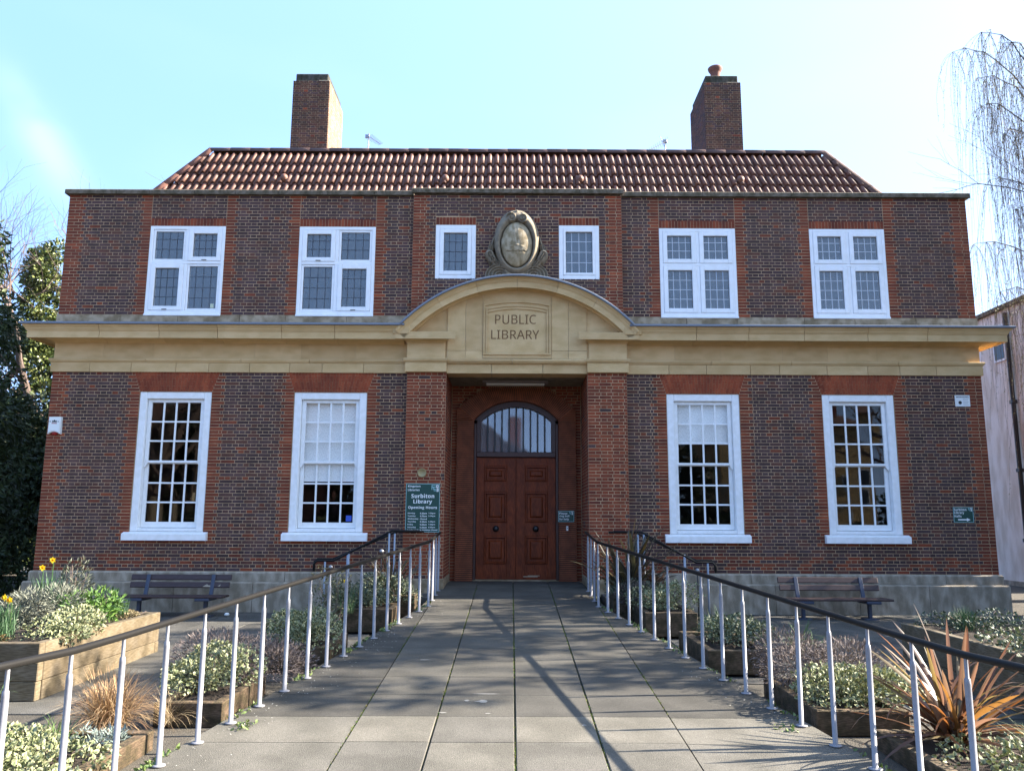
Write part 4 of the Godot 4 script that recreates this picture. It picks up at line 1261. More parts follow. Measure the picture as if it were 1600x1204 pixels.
func build_ground() -> void:
	var st := mb()
	var zs := [-120.0, -40.0, -12.0, 0.0, 2.0, 4.0, 6.0, 8.0, 10.3, 14.0, 24.0, 50.0, 140.0]
	for i in zs.size() - 1:
		var a: float = zs[i]
		var b: float = zs[i + 1]
		quad(st, Vector3(-140, ground_y(b) - 0.012, b), Vector3(140, ground_y(b) - 0.012, b), Vector3(140, ground_y(a) - 0.012, a), Vector3(-140, ground_y(a) - 0.012, a))
	struct(obj("ground", done(st), M.ground))
	# the ramped path: a solid bed, then its slabs
	var path: Node3D = struct(base("path"))
	var bed := mb()
	var rz := [-1.75, -0.5, 2.05, 10.3, 20.0]
	for i in rz.size() - 1:
		var p := []
		for z in [rz[i], rz[i + 1]]:
			var xl: float = -1.37 if z < -0.5 else rail_x(-1, minf(z, 10.3)) - 0.12
			var xr: float = 1.37 if z < -0.5 else rail_x(1, minf(z, 10.3)) + 0.12
			if i == 0: xl = -1.37; xr = 1.37
			if i == 1: xl = -1.56; xr = 1.46
			p.append([xl, xr, ramp_y(z) - 0.02])
		var f = p[1]
		var g = p[0]
		hexa(bed, [Vector3(f[0], -0.4, rz[i + 1]), Vector3(f[1], -0.4, rz[i + 1]), Vector3(f[1], f[2], rz[i + 1]), Vector3(f[0], f[2], rz[i + 1]), Vector3(g[0], -0.4, rz[i]), Vector3(g[1], -0.4, rz[i]), Vector3(g[1], g[2], rz[i]), Vector3(g[0], g[2], rz[i])])
	obj("path_bed", done(bed), M.joint, path)
	var xs := [-1.46, -0.76, -0.055, 0.65, 1.352]
	var kinds := []
	for k in 5: kinds.append(bev(Vector3(0.688, 0.05, 0.705), [0.004, 0.005, 0.004, 0.006, 0.005][k]))
	var tilt := atan(RS)
	for r in range(-1, 20):
		var z := -0.43 + 0.35 + r * 0.711
		var on_ramp := z > -0.45 and z < 10.2
		for c in 4:
			if r == -1 and (c == 0 or c == 3): pass
			var b := Basis(Vector3.RIGHT, (tilt if on_ramp else 0.0) + rnd(-0.002, 0.002)) * Basis(Vector3.BACK, rnd(-0.0025, 0.0025))
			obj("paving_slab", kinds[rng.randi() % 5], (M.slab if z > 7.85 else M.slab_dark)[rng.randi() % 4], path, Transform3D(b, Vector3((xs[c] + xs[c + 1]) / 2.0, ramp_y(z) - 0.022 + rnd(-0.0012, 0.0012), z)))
	# the landing before the door
	for c in 4:
		var w: float = [0.62, 0.7, 0.7, 0.66][c]
		var x: float = [-1.07, -0.407, 0.298, 1.0][c]
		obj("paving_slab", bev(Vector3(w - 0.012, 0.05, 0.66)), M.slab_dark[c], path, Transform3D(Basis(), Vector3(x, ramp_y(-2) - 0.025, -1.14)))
	# wedge-shaped strips out to the rails
	for s in [-1, 1]:
		var inner: float = -1.466 if s < 0 else 1.358
		for r in range(3, 20):
			var za := -0.43 + r * 0.711 + 0.006
			var zb := za + 0.711 - 0.008
			var st2 := mb()
			var p := []
			for z in [zb, za]:
				var o: float = rail_x(s, minf(z, 10.3)) + s * 0.1
				if absf(o) < absf(inner) + 0.02: o = inner + s * 0.02
				p.append([minf(inner, o), maxf(inner, o), ramp_y(z) - 0.003])
			hexa(st2, [Vector3(p[0][0], p[0][2] - 0.05, zb), Vector3(p[0][1], p[0][2] - 0.05, zb), Vector3(p[0][1], p[0][2], zb), Vector3(p[0][0], p[0][2], zb), Vector3(p[1][0], p[1][2] - 0.05, za), Vector3(p[1][1], p[1][2] - 0.05, za), Vector3(p[1][1], p[1][2], za), Vector3(p[1][0], p[1][2], za)])
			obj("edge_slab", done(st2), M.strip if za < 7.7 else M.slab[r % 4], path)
	# worn paint and a pale scar on the slabs
	for q in [[-0.37, 7.62, 0.075, 0.05], [-0.33, 7.36, 0.15, 0.014], [-0.52, 7.6, 0.03, 0.03], [-0.72, 8.0, 0.05, 0.016], [-0.3, 8.02, 0.03, 0.014], [0.55, 8.35, 0.025, 0.02], [-1.1, 5.9, 0.08, 0.02]]:
		var pm := mb()
		var poly := PackedVector2Array()
		for i in 11: poly.append(Vector2(cos(TAU * i / 11) * q[2], sin(TAU * i / 11) * q[3]) * rnd(0.55, 1.1))
		prism(pm, poly, 0.0, 0.0012, Transform3D(Basis(Vector3.RIGHT, tilt) * Basis(Vector3.RIGHT, -PI / 2), Vector3(q[0], ramp_y(q[1]) + 0.0042, q[1])))
		obj("paint_mark", done(pm), M.old_paint, path)
	# moss in the long joints
	var tuft := leaf_mesh(0.5, 1.0, 0.3)
	var mx := []
	var mc := []
	for i in 9000:
		var c := rng.randi() % 5
		var z := rnd(0.0, 12.5)
		if rnd(0, 1) > 0.35 + 0.5 * sin(z * 1.7 + c * 2.1): continue
		mx.append(Transform3D(look(Vector3(rnd(-1, 1), rnd(0.5, 1.2), rnd(-1, 1)), rnd(0, 6), rnd(0.008, 0.02)), Vector3(xs[c] + 0.0 + rnd(-0.009, 0.009), ramp_y(z) - 0.007, z)))
		mc.append(Color(rnd(0.06, 0.13), rnd(0.09, 0.16), 0.015))
	stuff(many("moss", tuft, M.leaf_dry, mx, mc, path))
	# paved terraces either side
	for s in [-1, 1]:
		var t: Node3D = struct(base("terrace_paving"))
		var ks := []
		for k in 3: ks.append(bev(Vector3(0.742, 0.04, 0.742), 0.005))
		for i in 11:
			for j in 10:
				var x: float = s * (2.3 + 0.375 + i * 0.75)
				var z := 0.55 + j * 0.75
				if absf(x) < absf(rail_x(s, z)) + 0.55: continue
				obj("paving_slab", ks[rng.randi() % 3], M.terrace[rng.randi() % 3], t, Transform3D(Basis(Vector3.RIGHT, 0.0184) * Basis(Vector3.BACK, rnd(-0.003, 0.003)), Vector3(x, ground_y(z) - 0.018 + rnd(-0.002, 0.002), z)))

func leaf_mesh(w: float, l: float, fold := 0.2, heart := Color(0, 0, 0, 0), bend := 0.0) -> Mesh:
	# a pointed leaf of unit length along y, folded along its rib; heart: share of the colour left along the rib of a variegated leaf
	var st := mb()
	var rib := [Vector3(0, 0, 0), Vector3(0, l * 0.45, 0.06 + bend * 0.3), Vector3(0, l, -bend)]
	var a := [Vector3(w * 0.5, l * 0.32, fold * w), Vector3(w * 0.42, l * 0.66, fold * w - bend * 0.4)]
	for s in [-1, 1]:
		var p := Vector3(s, 1, 1)
		for t in [[rib[0], a[0] * p, rib[1]], [rib[1], a[0] * p, a[1] * p], [rib[1], a[1] * p, rib[2]]]:
			for v in (t if s > 0 else [t[0], t[2], t[1]]):
				if heart.a > 0:
					st.set_color(heart if absf(v.x) < 0.001 and v.y < l * 0.9 else Color(1, 1, 1))
				st.add_vertex(v)
	return done(st)

func blade_mesh(w: float, h: float, arch: float, segs := 5, droop := 0.0) -> Mesh:   # a strap leaf, arching along +x
	var st := mb()
	var prev := []
	for i in segs + 1:
		var t := float(i) / segs
		var c := Vector3(arch * t * t, h * (t - droop * t * t * t), 0)
		var hw := w * 0.5 * sqrt(maxf(0.0, 1.0 - pow(t, 3.0))) * (0.55 + 0.45 * minf(t * 4, 1.0))
		var n := [c + Vector3(0, 0, -hw), c + Vector3(-0.25 * hw, -0.02 * hw, 0) * 1.5, c + Vector3(0, 0, hw)]
		if i > 0:
			for k in 2: quad(st, prev[k], prev[k + 1], n[k + 1], n[k])
		prev = n
	return done(st, true)

func bed_box(called: String, label: String, a: Vector2, b: Vector2, top: float, h: float, old := true, courses := 1, group := "") -> void:
	# a low raised bed: sleepers on four sides and soil; a, b: plan corners (x, z)
	var t := base(called, Vector3((a.x + b.x) / 2, top - h, (a.y + b.y) / 2))
	tag(t, label, "raised bed", group)
	var w := (b.x - a.x) / 2
	var d := (b.y - a.y) / 2
	var ch := h / courses
	for c in courses:
		for q in [[-w, d - 0.1, w, d], [-w, -d, w, -d + 0.1], [-w, -d + 0.1, -w + 0.1, d - 0.1], [w - 0.1, -d + 0.1, w, d - 0.1]]:
			var st := mb()
			bbox(st, Vector3(q[0] + 0.001, c * ch + 0.002, q[1] + 0.001), Vector3(q[2] - 0.001, (c + 1) * ch - 0.002, q[3] - 0.001), 0.008, Transform3D(Basis(Vector3.UP, rnd(-0.004, 0.004)), Vector3(rnd(-0.004, 0.004), 0, rnd(-0.004, 0.004))))
			obj("sleeper", done(st), M.timber_old if old else M.timber[rng.randi() % 3], t)
	if not old:   # upright corner posts show at the outer corners
		for q in [[-w, d], [w, d], [w, -d]]:
			var st := mb()
			bbox(st, Vector3(q[0] - 0.05, 0, q[1] - 0.05), Vector3(q[0] + 0.05, h + 0.004, q[1] + 0.05), 0.01, Transform3D(Basis(), Vector3(-0.046 * signf(q[0]), 0, -0.046 * signf(q[1]))))
	var so := mb()
	var n := 8
	for i in n:
		for j in n:
			var at := func(u, v): return Vector3(lerpf(-w + 0.09, w - 0.09, float(u) / n), h - 0.04 + 0.03 * sin(u * 2.3 + v) * cos(v * 1.7 + u * 0.4), lerpf(-d + 0.09, d - 0.09, float(v) / n))
			quad(so, at.call(i, j + 1), at.call(i + 1, j + 1), at.call(i + 1, j), at.call(i, j))
	obj("soil", done(so, true), M.soil, t)

# ---------------------------------------------------------------- plants
func mound(called: String, label: String, category: String, at: Vector3, size: Vector3, n: int, leaf: Mesh, m: Material, c0: Color, c1: Color, l0: float, l1: float, group := "", spread := 1.0) -> void:
	# a leafy cushion: leaves all through a lumpy dome, a few stray shoots over it
	var o := base(called, at)
	tag(o, label, category, group)
	var xs := []
	var cs := []
	var lumps := []
	for i in 9: lumps.append([Vector3(rnd(-0.6, 0.6), rnd(0.1, 0.6), rnd(-0.6, 0.6)), rnd(0.35, 0.6)])
	var tries := 0
	while xs.size() < n and tries < n * 12:
		tries += 1
		var k = lumps[rng.randi() % 9]
		var d := Vector3(rnd(-1, 1), rnd(-0.6, 1), rnd(-1, 1))
		if d.length() > 1.0: continue
		var p: Vector3 = k[0] + d.normalized() * k[1] * pow(rnd(0.3, 1.0), 0.35)
		if p.y < (-0.45 if Vector2(p.x, p.z).length() > 0.85 else 0.0): continue
		var dir: Vector3 = (d.normalized() * 0.8 + Vector3(rnd(-1, 1), rnd(-0.4, 1.0), rnd(-1, 1)) * spread)
		xs.append(Transform3D(look(dir, rnd(0, 6), rnd(l0, l1)), p * size * Vector3(0.62, 1.08, 0.62)))
		cs.append(c0.lerp(c1, pow(rnd(0, 1), 1.3)) * rnd(0.75, 1.2))
	stuff(many("foliage", leaf, m, xs, cs, o))
	var st := mb()
	for i in 14:
		var e := Vector3(rnd(-0.42, 0.42) * size.x, rnd(0.4, 0.95) * size.y, rnd(-0.42, 0.42) * size.z)
		tube(st, [Vector3(e.x * 0.2, 0, e.z * 0.2), Vector3(e.x * 0.7, e.y * 0.6, e.z * 0.7), e], 0.004, 4, false)
	obj("stem", done(st), M.twig, o)

func tuft(called: String, label: String, category: String, at: Vector3, blades: Array, n: int, m: Material, c0: Color, c1: Color, s0: float, s1: float, lean: float, r: float, group := "") -> Node3D:
	# a clump of narrow blades
	var o := base(called, at)
	tag(o, label, category, group)
	var per := n / blades.size()
	for b in blades:
		var xs := []
		var cs := []
		for i in per:
			var a := rnd(0, TAU)
			var q := Basis(Vector3.UP, a) * Basis(Vector3.BACK, -rnd(0.0, lean)) * Basis(Vector3.UP, rnd(-0.6, 0.6))
			xs.append(Transform3D(q.scaled(Vector3.ONE * rnd(s0, s1)), Vector3(cos(rnd(0, TAU)) * rnd(0, r), 0, sin(rnd(0, TAU)) * rnd(0, r))))
			cs.append(c0.lerp(c1, rnd(0, 1)) * rnd(0.75, 1.2))
		stuff(many("blades", b, m, xs, cs, o))
	return o

func phormium(label: String, at: Vector3, n: int, h: float, c: Array, lean: float, seed_turn: float, glow := 0.2) -> void:
	var o := base("flax_plant", at, seed_turn)
	tag(o, label, "plant")
	var kinds := []
	for k in 5: kinds.append(blade_mesh([0.042, 0.05, 0.038, 0.054, 0.036][k], 1.0, [0.12, 0.3, 0.5, 0.22, 0.65][k], 9, [0.0, 0.06, 0.22, 0.03, 0.35][k]))
	var mats := []
	for q in c:
		mats.append(tinted_leaf(q[0], q[1], q[2], glow))
	for i in n:
		var t := float(i) / n
		var b := Basis(Vector3.UP, i * 2.39996 + rnd(-0.3, 0.3)) * Basis(Vector3.BACK, -lean * pow(t, 0.8) + rnd(-0.12, 0.12)) * Basis(Vector3.UP, rnd(-0.7, 0.7))
		var s := h * rnd(0.72, 1.08) * (1.0 - 0.18 * t)
		obj("leaf", kinds[rng.randi() % 5], mats[rng.randi() % mats.size()], o, Transform3D(b.scaled(Vector3(s, s, maxf(s, 0.8))), Vector3(rnd(-0.09, 0.09), 0, rnd(-0.09, 0.09))))

func daffodils(label: String, at: Vector3, n: int, flowers: int, h: float, dark := false) -> void:
	var g0 := Color(0.035, 0.09, 0.035) if not dark else Color(0.02, 0.055, 0.025)
	var o := tuft("daffodil_clump", label, "flower", at, [blade_mesh(0.024, 1.0, 0.08, 4), blade_mesh(0.02, 1.0, 0.3, 5, 0.1)], n, M.leaf, g0, Color(0.07, 0.14, 0.06), h * 0.65, h, 0.35, 0.13, "daffodils in the raised beds")
	for i in flowers:
		var f := base("flower_head", Vector3(rnd(-0.12, 0.12), h * rnd(0.95, 1.15), rnd(-0.05, 0.12)), rnd(-0.5, 0.5), o)
		var st := mb()
		tube(st, [Vector3(0, -h, -0.03), Vector3(0, -0.05, -0.03), Vector3(0, 0, 0)], 0.005, 5)
		obj("stalk", done(st, true), M.flower_stalk, f)
		var pt := leaf_mesh(0.6, 1.0, 0.1)
		for k in 6:
			obj("petal", pt, M.petal, f, Transform3D(Basis(Vector3.BACK, k * TAU / 6) * Basis(Vector3.RIGHT, 0.25).scaled(Vector3.ONE * 0.045), Vector3(0, 0, 0.01)))
		var tr := mb()
		lathe(tr, [Vector2(0.006, 0.0), Vector2(0.011, 0.01), Vector2(0.013, 0.025), Vector2(0.018, 0.035), Vector2(0.016, 0.034), Vector2(0.009, 0.012)], 12, Transform3D(Basis(Vector3.RIGHT, PI / 2), Vector3(0, 0, 0.012)))
		obj("trumpet", done(tr, true), M.trumpet, f)

func build_beds() -> void:
	M.petal = tinted_leaf(0.85, 0.62, 0.02, 0.4)
	M.trumpet = tinted_leaf(0.85, 0.5, 0.01, 0.4)
	M.flower_stalk = tinted_leaf(0.06, 0.12, 0.04, 0.3)
	# the two tall planters of sleepers
	bed_box("timber_planter", "tall raised bed of pale new sleepers with daffodils, left of the ramp", Vector2(-7.4, 4.3), Vector2(-4.93, 7.2), 0.445, 0.575, false, 3)
	bed_box("timber_planter", "tall raised bed of shaded sleepers with dark daffodil leaves, right of the ramp", Vector2(4.9, 5.1), Vector2(7.6, 8.2), 0.44, 0.575, false, 3)
	# low beds stepping down beside the rails
	var lows := [
		["low timber edged bed at the front left, holding sedge and pale ivy", -4.9, 8.75, -3.05, 10.6, -0.02, 0.16],
		["low timber bed under variegated ivy beside the fifth post of the left rail", -3.35, 6.75, -2.72, 8.1, 0.06, 0.22],
		["low timber bed under a cream ivy mound, middle of the left rail", -3.05, 4.45, -2.3, 5.75, 0.2, 0.28],
		["low timber bed with dull green ivy, upper part of the left rail", -2.85, 1.82, -1.95, 2.75, 0.34, 0.36],
		["low timber bed with dark flax at the top of the left rail", -2.8, 1.05, -1.72, 1.78, 0.46, 0.48],
		["low timber bed with dark flax at the top of the right rail", 1.62, 1.05, 2.7, 1.86, 0.46, 0.48],
		["low timber edged bed at the front right, holding bronze flax", 2.98, 8.6, 4.9, 10.6, -0.02, 0.16],
		["low timber bed under heather and ivy beside the lower right rail", 2.62, 6.75, 3.45, 8.3, 0.06, 0.22],
		["low timber bed with green strap leaves, middle of the right rail", 2.25, 4.1, 3.0, 5.85, 0.2, 0.28],
		["low timber bed with grey ivy, upper part of the right rail", 1.95, 1.9, 2.75, 3.1, 0.34, 0.36]]
	for q in lows: bed_box("low_bed", q[0], Vector2(q[1], q[2]), Vector2(q[3], q[4]), q[5], q[6], true, 1, "low beds stepping down beside the ramp")
	# leaves
	var ivy := leaf_mesh(0.85, 1.0, 0.25, Color(0.2, 0.3, 0.18))
	var ivy_dull := leaf_mesh(0.85, 1.0, 0.25, Color(0.45, 0.6, 0.45))
	var sprig := leaf_mesh(0.16, 1.0, 0.3)
	var plain := leaf_mesh(0.5, 1.0, 0.25)
	var gi0 := Color(0.22, 0.24, 0.12)
	var gi1 := Color(0.46, 0.44, 0.27)
	var gd0 := Color(0.09, 0.11, 0.07)
	var gd1 := Color(0.2, 0.21, 0.14)
	var vc := "variegated ivy mounds in the beds"
	mound("ivy_mound", "cream and green ivy sprawling at the bottom left corner under the handrail", "ivy", Vector3(-3.75, -0.08, 9.8), Vector3(1.5, 0.22, 1.5), 4200, ivy, M.leaf, gi0, gi1, 0.026, 0.046, vc)
	mound("ivy_mound", "cream ivy mound spilling over a low bed in front of the large left heather", "ivy", Vector3(-3.06, 0.08, 7.5), Vector3(0.85, 0.33, 1.1), 2800, ivy, M.leaf, gi0, gi1, 0.026, 0.046, vc)
	mound("ivy_mound", "yellowish cream ivy mound halfway up the left rail, grass standing behind it", "ivy", Vector3(-2.7, 0.22, 5.15), Vector3(0.85, 0.36, 1.2), 2800, ivy, M.leaf, gi0, gi1, 0.026, 0.046, vc)
	mound("ivy_mound", "dull grey green ivy below the daffodil, upper left rail", "ivy", Vector3(-2.5, 0.36, 2.2), Vector3(0.95, 0.3, 1.0), 2200, ivy_dull, M.leaf, gd0, gd1, 0.026, 0.046, vc)
	mound("ivy_mound", "dull ivy at the foot of the dark flax under the opening hours sign", "ivy", Vector3(-2.2, 0.38, 1.55), Vector3(0.95, 0.4, 0.9), 2200, ivy_dull, M.leaf, gd0, gd1, 0.026, 0.046, vc)
	mound("ivy_mound", "pale ivy in front of the right heather, by the lower right rail", "ivy", Vector3(3.15, 0.06, 7.85), Vector3(0.95, 0.3, 1.0), 2800, ivy, M.leaf, gi0, gi1, 0.026, 0.046, vc)
	mound("ivy_mound", "ivy trailing from the bed of strap leaves, middle of the right rail", "ivy", Vector3(2.75, 0.2, 5.1), Vector3(0.7, 0.3, 1.3), 2200, ivy_dull, M.leaf, gd0, gd1, 0.026, 0.046, vc)
	mound("ivy_mound", "cream ivy with brown tips at the upper right rail", "ivy", Vector3(2.35, 0.36, 2.55), Vector3(0.95, 0.36, 1.1), 2200, ivy, M.leaf, gi0, gi1, 0.026, 0.046, vc)
	mound("ivy_mound", "dark ivy at the foot of the flax right of the door", "ivy", Vector3(2.05, 0.4, 1.55), Vector3(0.85, 0.32, 0.9), 2200, ivy_dull, M.leaf, gd0, gd1, 0.026, 0.046, vc)
	mound("ivy_mound", "yellow green ivy under the bronze flax at the bottom right corner", "ivy", Vector3(4.0, -0.06, 9.75), Vector3(1.4, 0.22, 1.3), 2800, ivy, M.leaf, gi0, gi1, 0.026, 0.046, vc)
	mound("ivy_mound", "white variegated ivy spilling over the front of the left planter", "ivy", Vector3(-5.15, 0.4, 6.1), Vector3(0.7, 0.24, 1.3), 2200, ivy, M.leaf, gi0, gi1, 0.026, 0.046, vc)
	mound("ivy_mound", "ivy hanging on the edge of the right planter", "ivy", Vector3(5.3, 0.4, 7.2), Vector3(0.9, 0.2, 1.2), 800, ivy_dull, M.leaf, gd0, gd1, 0.03, 0.055, vc)
	var he0 := Color(0.085, 0.062, 0.058)
	var he1 := Color(0.21, 0.17, 0.155)
	var hg := "heathers beside the ramp"
	mound("heather", "large purplish grey heather cushion behind the lower left rail", "shrub", Vector3(-3.1, 0.0, 6.55), Vector3(1.2, 0.46, 1.1), 10000, sprig, M.leaf_dry, he0, he1, 0.025, 0.06, hg, 0.5)
	mound("heather", "purplish grey heather cushion behind the lower right rail", "shrub", Vector3(3.15, 0.06, 7.2), Vector3(1.15, 0.46, 1.1), 10000, sprig, M.leaf_dry, he0, he1, 0.025, 0.06, hg, 0.5)
	mound("heather", "small brown heather between two ivy mounds, upper right rail", "shrub", Vector3(2.05, 0.38, 1.85), Vector3(0.7, 0.34, 0.6), 3500, sprig, M.leaf_dry, he0, he1, 0.025, 0.055, hg, 0.5)
	mound("lavender", "silver grey lavender bush in the left planter", "shrub", Vector3(-6.0, 0.42, 5.45), Vector3(0.9, 0.42, 0.7), 6500, sprig, M.leaf_dry, Color(0.1, 0.11, 0.085), Color(0.24, 0.25, 0.2), 0.035, 0.085, "", 0.5)
	mound("spurge", "bright green leafy bush at the right end of the left planter", "shrub", Vector3(-5.45, 0.42, 5.2), Vector3(0.62, 0.36, 0.6), 1300, leaf_mesh(0.25, 1.0, 0.2), M.leaf, Color(0.05, 0.12, 0.02), Color(0.11, 0.2, 0.03), 0.05, 0.1)
	mound("stonecrop", "rusty stonecrop at the near left end of the left planter", "plant", Vector3(-6.2, 0.38, 6.85), Vector3(1.4, 0.1, 0.5), 1100, plain, M.leaf, Color(0.1, 0.06, 0.02), Color(0.16, 0.11, 0.04), 0.02, 0.04)
	mound("stonecrop", "yellowish stonecrop along the far edge of the left planter", "plant", Vector3(-5.2, 0.4, 4.6), Vector3(0.4, 0.09, 0.5), 500, plain, M.leaf, Color(0.16, 0.12, 0.06), Color(0.3, 0.24, 0.12), 0.02, 0.04)
	mound("rosemary", "upright sparse rosemary behind the lavender", "shrub", Vector3(-6.0, 0.42, 4.6), Vector3(0.35, 0.72, 0.35), 700, sprig, M.leaf, Color(0.05, 0.06, 0.04), Color(0.1, 0.11, 0.07), 0.06, 0.1)
	mound("rosemary", "sparse bush with a yellow flower beside it, behind the left rail", "shrub", Vector3(-2.75, 0.2, 3.2), Vector3(0.6, 0.7, 0.6), 700, plain, M.leaf, Color(0.05, 0.06, 0.025), Color(0.12, 0.12, 0.05), 0.03, 0.06)
	daffodils("yellow daffodil over dark leaves, behind the upper left rail", Vector3(-2.6, 0.3, 3.0), 50, 1, 0.42)
	daffodils("daffodil clump with a yellow flower turned aside, near left of the left planter", Vector3(-5.85, 0.4, 6.35), 150, 2, 0.4)
	daffodils("short daffodil leaves without flowers, front of the left planter", Vector3(-5.6, 0.4, 6.72), 110, 0, 0.3)
	daffodils("daffodils with the tallest yellow flower, behind the lavender in the left planter", Vector3(-6.05, 0.42, 5.1), 110, 2, 0.68)
	daffodils("leafy daffodil clump at the far right corner of the left planter", Vector3(-5.3, 0.42, 4.7), 90, 0, 0.3)
	daffodils("daffodil leaves at the left edge of the picture in the left planter", Vector3(-6.15, 0.4, 6.25), 140, 1, 0.36)
	daffodils("low dark daffodil leaves at the far corner of the right planter", Vector3(5.4, 0.42, 5.7), 120, 0, 0.32, true)
	daffodils("dark daffodil clump with one yellow flower, right planter", Vector3(6.0, 0.42, 6.4), 150, 1, 0.33, true)
	daffodils("tall dark daffodil leaves at the back of the right planter", Vector3(6.6, 0.42, 5.9), 170, 0, 0.36, true)
	daffodils("dark daffodil leaves at the right edge of the picture", Vector3(6.9, 0.42, 7.0), 150, 0, 0.33, true)
	mound("periwinkle", "dark leafy cover along the edge of the right planter", "plant", Vector3(5.6, 0.42, 5.6), Vector3(1.1, 0.22, 0.9), 1100, plain, M.leaf, Color(0.03, 0.05, 0.03), Color(0.09, 0.12, 0.08), 0.03, 0.05)
	# grasses and straps
	var thin := [blade_mesh(0.008, 1.0, 0.5, 6, 0.25), blade_mesh(0.007, 1.0, 0.9, 7, 0.5), blade_mesh(0.009, 1.0, 0.2, 5, 0.05)]
	tuft("brown_sedge", "tan and orange sedge arching beside the third and fourth left posts", "grass", Vector3(-3.6, -0.1, 8.4), thin, 1200, M.leaf_dry, Color(0.2, 0.105, 0.05), Color(0.42, 0.29, 0.15), 0.3, 0.62, 0.75, 0.14)
	tuft("brown_sedge", "small bleached sedge at the edge of the left ivy bed", "grass", Vector3(-3.2, -0.1, 8.15), thin, 160, M.leaf_dry, Color(0.25, 0.17, 0.09), Color(0.42, 0.33, 0.2), 0.2, 0.42, 0.95, 0.1)
	var strap := [blade_mesh(0.022, 1.0, 0.3, 5, 0.1), blade_mesh(0.02, 1.0, 0.7, 6, 0.4)]
	tuft("strap_leaves", "fresh green strap leaves between the two nearest left posts", "plant", Vector3(-3.72, -0.1, 9.05), strap, 130, M.leaf, Color(0.06, 0.13, 0.02), Color(0.12, 0.2, 0.04), 0.18, 0.32, 1.0, 0.14)
	tuft("strap_leaves", "arching dark green strap leaves behind the middle of the left rail", "plant", Vector3(-2.75, 0.22, 4.3), strap, 70, M.leaf, Color(0.035, 0.07, 0.025), Color(0.1, 0.14, 0.06), 0.35, 0.62, 0.8, 0.12)
	tuft("strap_leaves", "green strap leaves in the bed at the middle of the right rail", "plant", Vector3(2.65, 0.2, 4.8), strap, 140, M.leaf, Color(0.03, 0.07, 0.02), Color(0.09, 0.15, 0.05), 0.28, 0.52, 0.7, 0.2)
	tuft("strap_leaves", "green strap leaves above the right heather", "plant", Vector3(3.2, 0.25, 6.3), strap, 90, M.leaf, Color(0.035, 0.08, 0.02), Color(0.1, 0.17, 0.05), 0.3, 0.52, 0.7, 0.15)
	tuft("strap_leaves", "wispy pale straps at the foot of the bronze flax", "plant", Vector3(3.85, -0.08, 9.6), thin, 160, M.leaf, Color(0.09, 0.14, 0.05), Color(0.24, 0.28, 0.14), 0.3, 0.55, 0.8, 0.15)
	mound("silver_tuft", "small silver blue plant beside the second left post", "plant", Vector3(-3.35, -0.1, 9.05), Vector3(0.3, 0.17, 0.3), 700, sprig, M.leaf_dry, Color(0.13, 0.17, 0.15), Color(0.27, 0.32, 0.3), 0.03, 0.07)
	tuft("strap_leaves", "sprout of green leaves at the foot of the left planter", "plant", Vector3(-5.25, -0.14, 7.4), strap, 22, M.leaf, Color(0.08, 0.14, 0.04), Color(0.2, 0.26, 0.12), 0.2, 0.36, 0.5, 0.08)
	# flax
	phormium("bronze flax with broad sword leaves glowing orange at the right front", Vector3(3.5, -0.05, 8.95), 105, 1.04, [[0.11, 0.042, 0.012], [0.06, 0.026, 0.012], [0.13, 0.062, 0.016], [0.04, 0.022, 0.014], [0.09, 0.065, 0.024], [0.05, 0.03, 0.018]], 1.15, 0.4)
	phormium("flax plant with leaves darkened in place of shade, standing against the brick pier right of the door", Vector3(1.95, 0.42, 1.5), 80, 1.42, [[0.035, 0.03, 0.018], [0.045, 0.042, 0.02], [0.03, 0.025, 0.018], [0.06, 0.042, 0.014]], 0.9, 1.1, 0.04)  # leaf colours lowered to stand in for tree shade
	phormium("dark flax plant under the opening hours sign", Vector3(-2.15, 0.4, 1.45), 54, 0.98, [[0.03, 0.025, 0.015], [0.026, 0.022, 0.014], [0.045, 0.036, 0.022], [0.028, 0.03, 0.015]], 0.95, 2.3, 0.04)
	mound("bronze_shrub", "rusty leaved shrublet in front of the dark flax right of the door", "shrub", Vector3(2.35, 0.45, 1.5), Vector3(0.6, 0.42, 0.5), 400, leaf_mesh(0.16, 1.0, 0.2), M.leaf, Color(0.12, 0.05, 0.02), Color(0.25, 0.12, 0.05), 0.08, 0.16)
	# weeds along the edges of the ramp, and fallen petals
	var wx := []
	var wc := []
	for i in 1700:
		var s: int = -1 if i % 3 < 2 else 1
		var k := rng.randi() % 26
		var z := 1.8 + k * 0.33 + rnd(-0.12, 0.12)
		var spot := fmod(k * 7.77, 1.0)
		if spot < 0.35: continue
		var x: float = rail_x(s, z) + s * (0.16 * spot + rnd(-0.09, 0.07)) - s * (0.22 if k % 4 == 0 else 0.0)
		wx.append(Transform3D(look(Vector3(rnd(-1, 1), rnd(0.2, 1.0), rnd(-1, 1)), rnd(0, 6), rnd(0.02, 0.055)), Vector3(x, ramp_y(z) - (0.0 if absf(x) < absf(rail_x(s, z)) + 0.1 else 0.06), z)))
		wc.append(Color(0.07, 0.12, 0.025).lerp(Color(0.17, 0.22, 0.07), rnd(0, 1)))
	var weeds := stuff(many("weeds", plain, M.leaf, wx, wc))
	tag(weeds, "small green weeds sprouting along both edges of the ramp", "weeds")
	var px := []
	for i in 330:
		var s: int = -1 if i % 4 < 3 else 1
		var z := rnd(1.5, 10.2)
		var x: float = rail_x(s, z) - s * (rnd(-0.1, 0.6) * rnd(0.2, 1.0))
		px.append(Transform3D(Basis.from_euler(Vector3(rnd(1.2, 1.8), rnd(0, 6), 0)).scaled(Vector3.ONE * rnd(0.008, 0.022)), Vector3(x, ramp_y(z) + 0.004, z)))
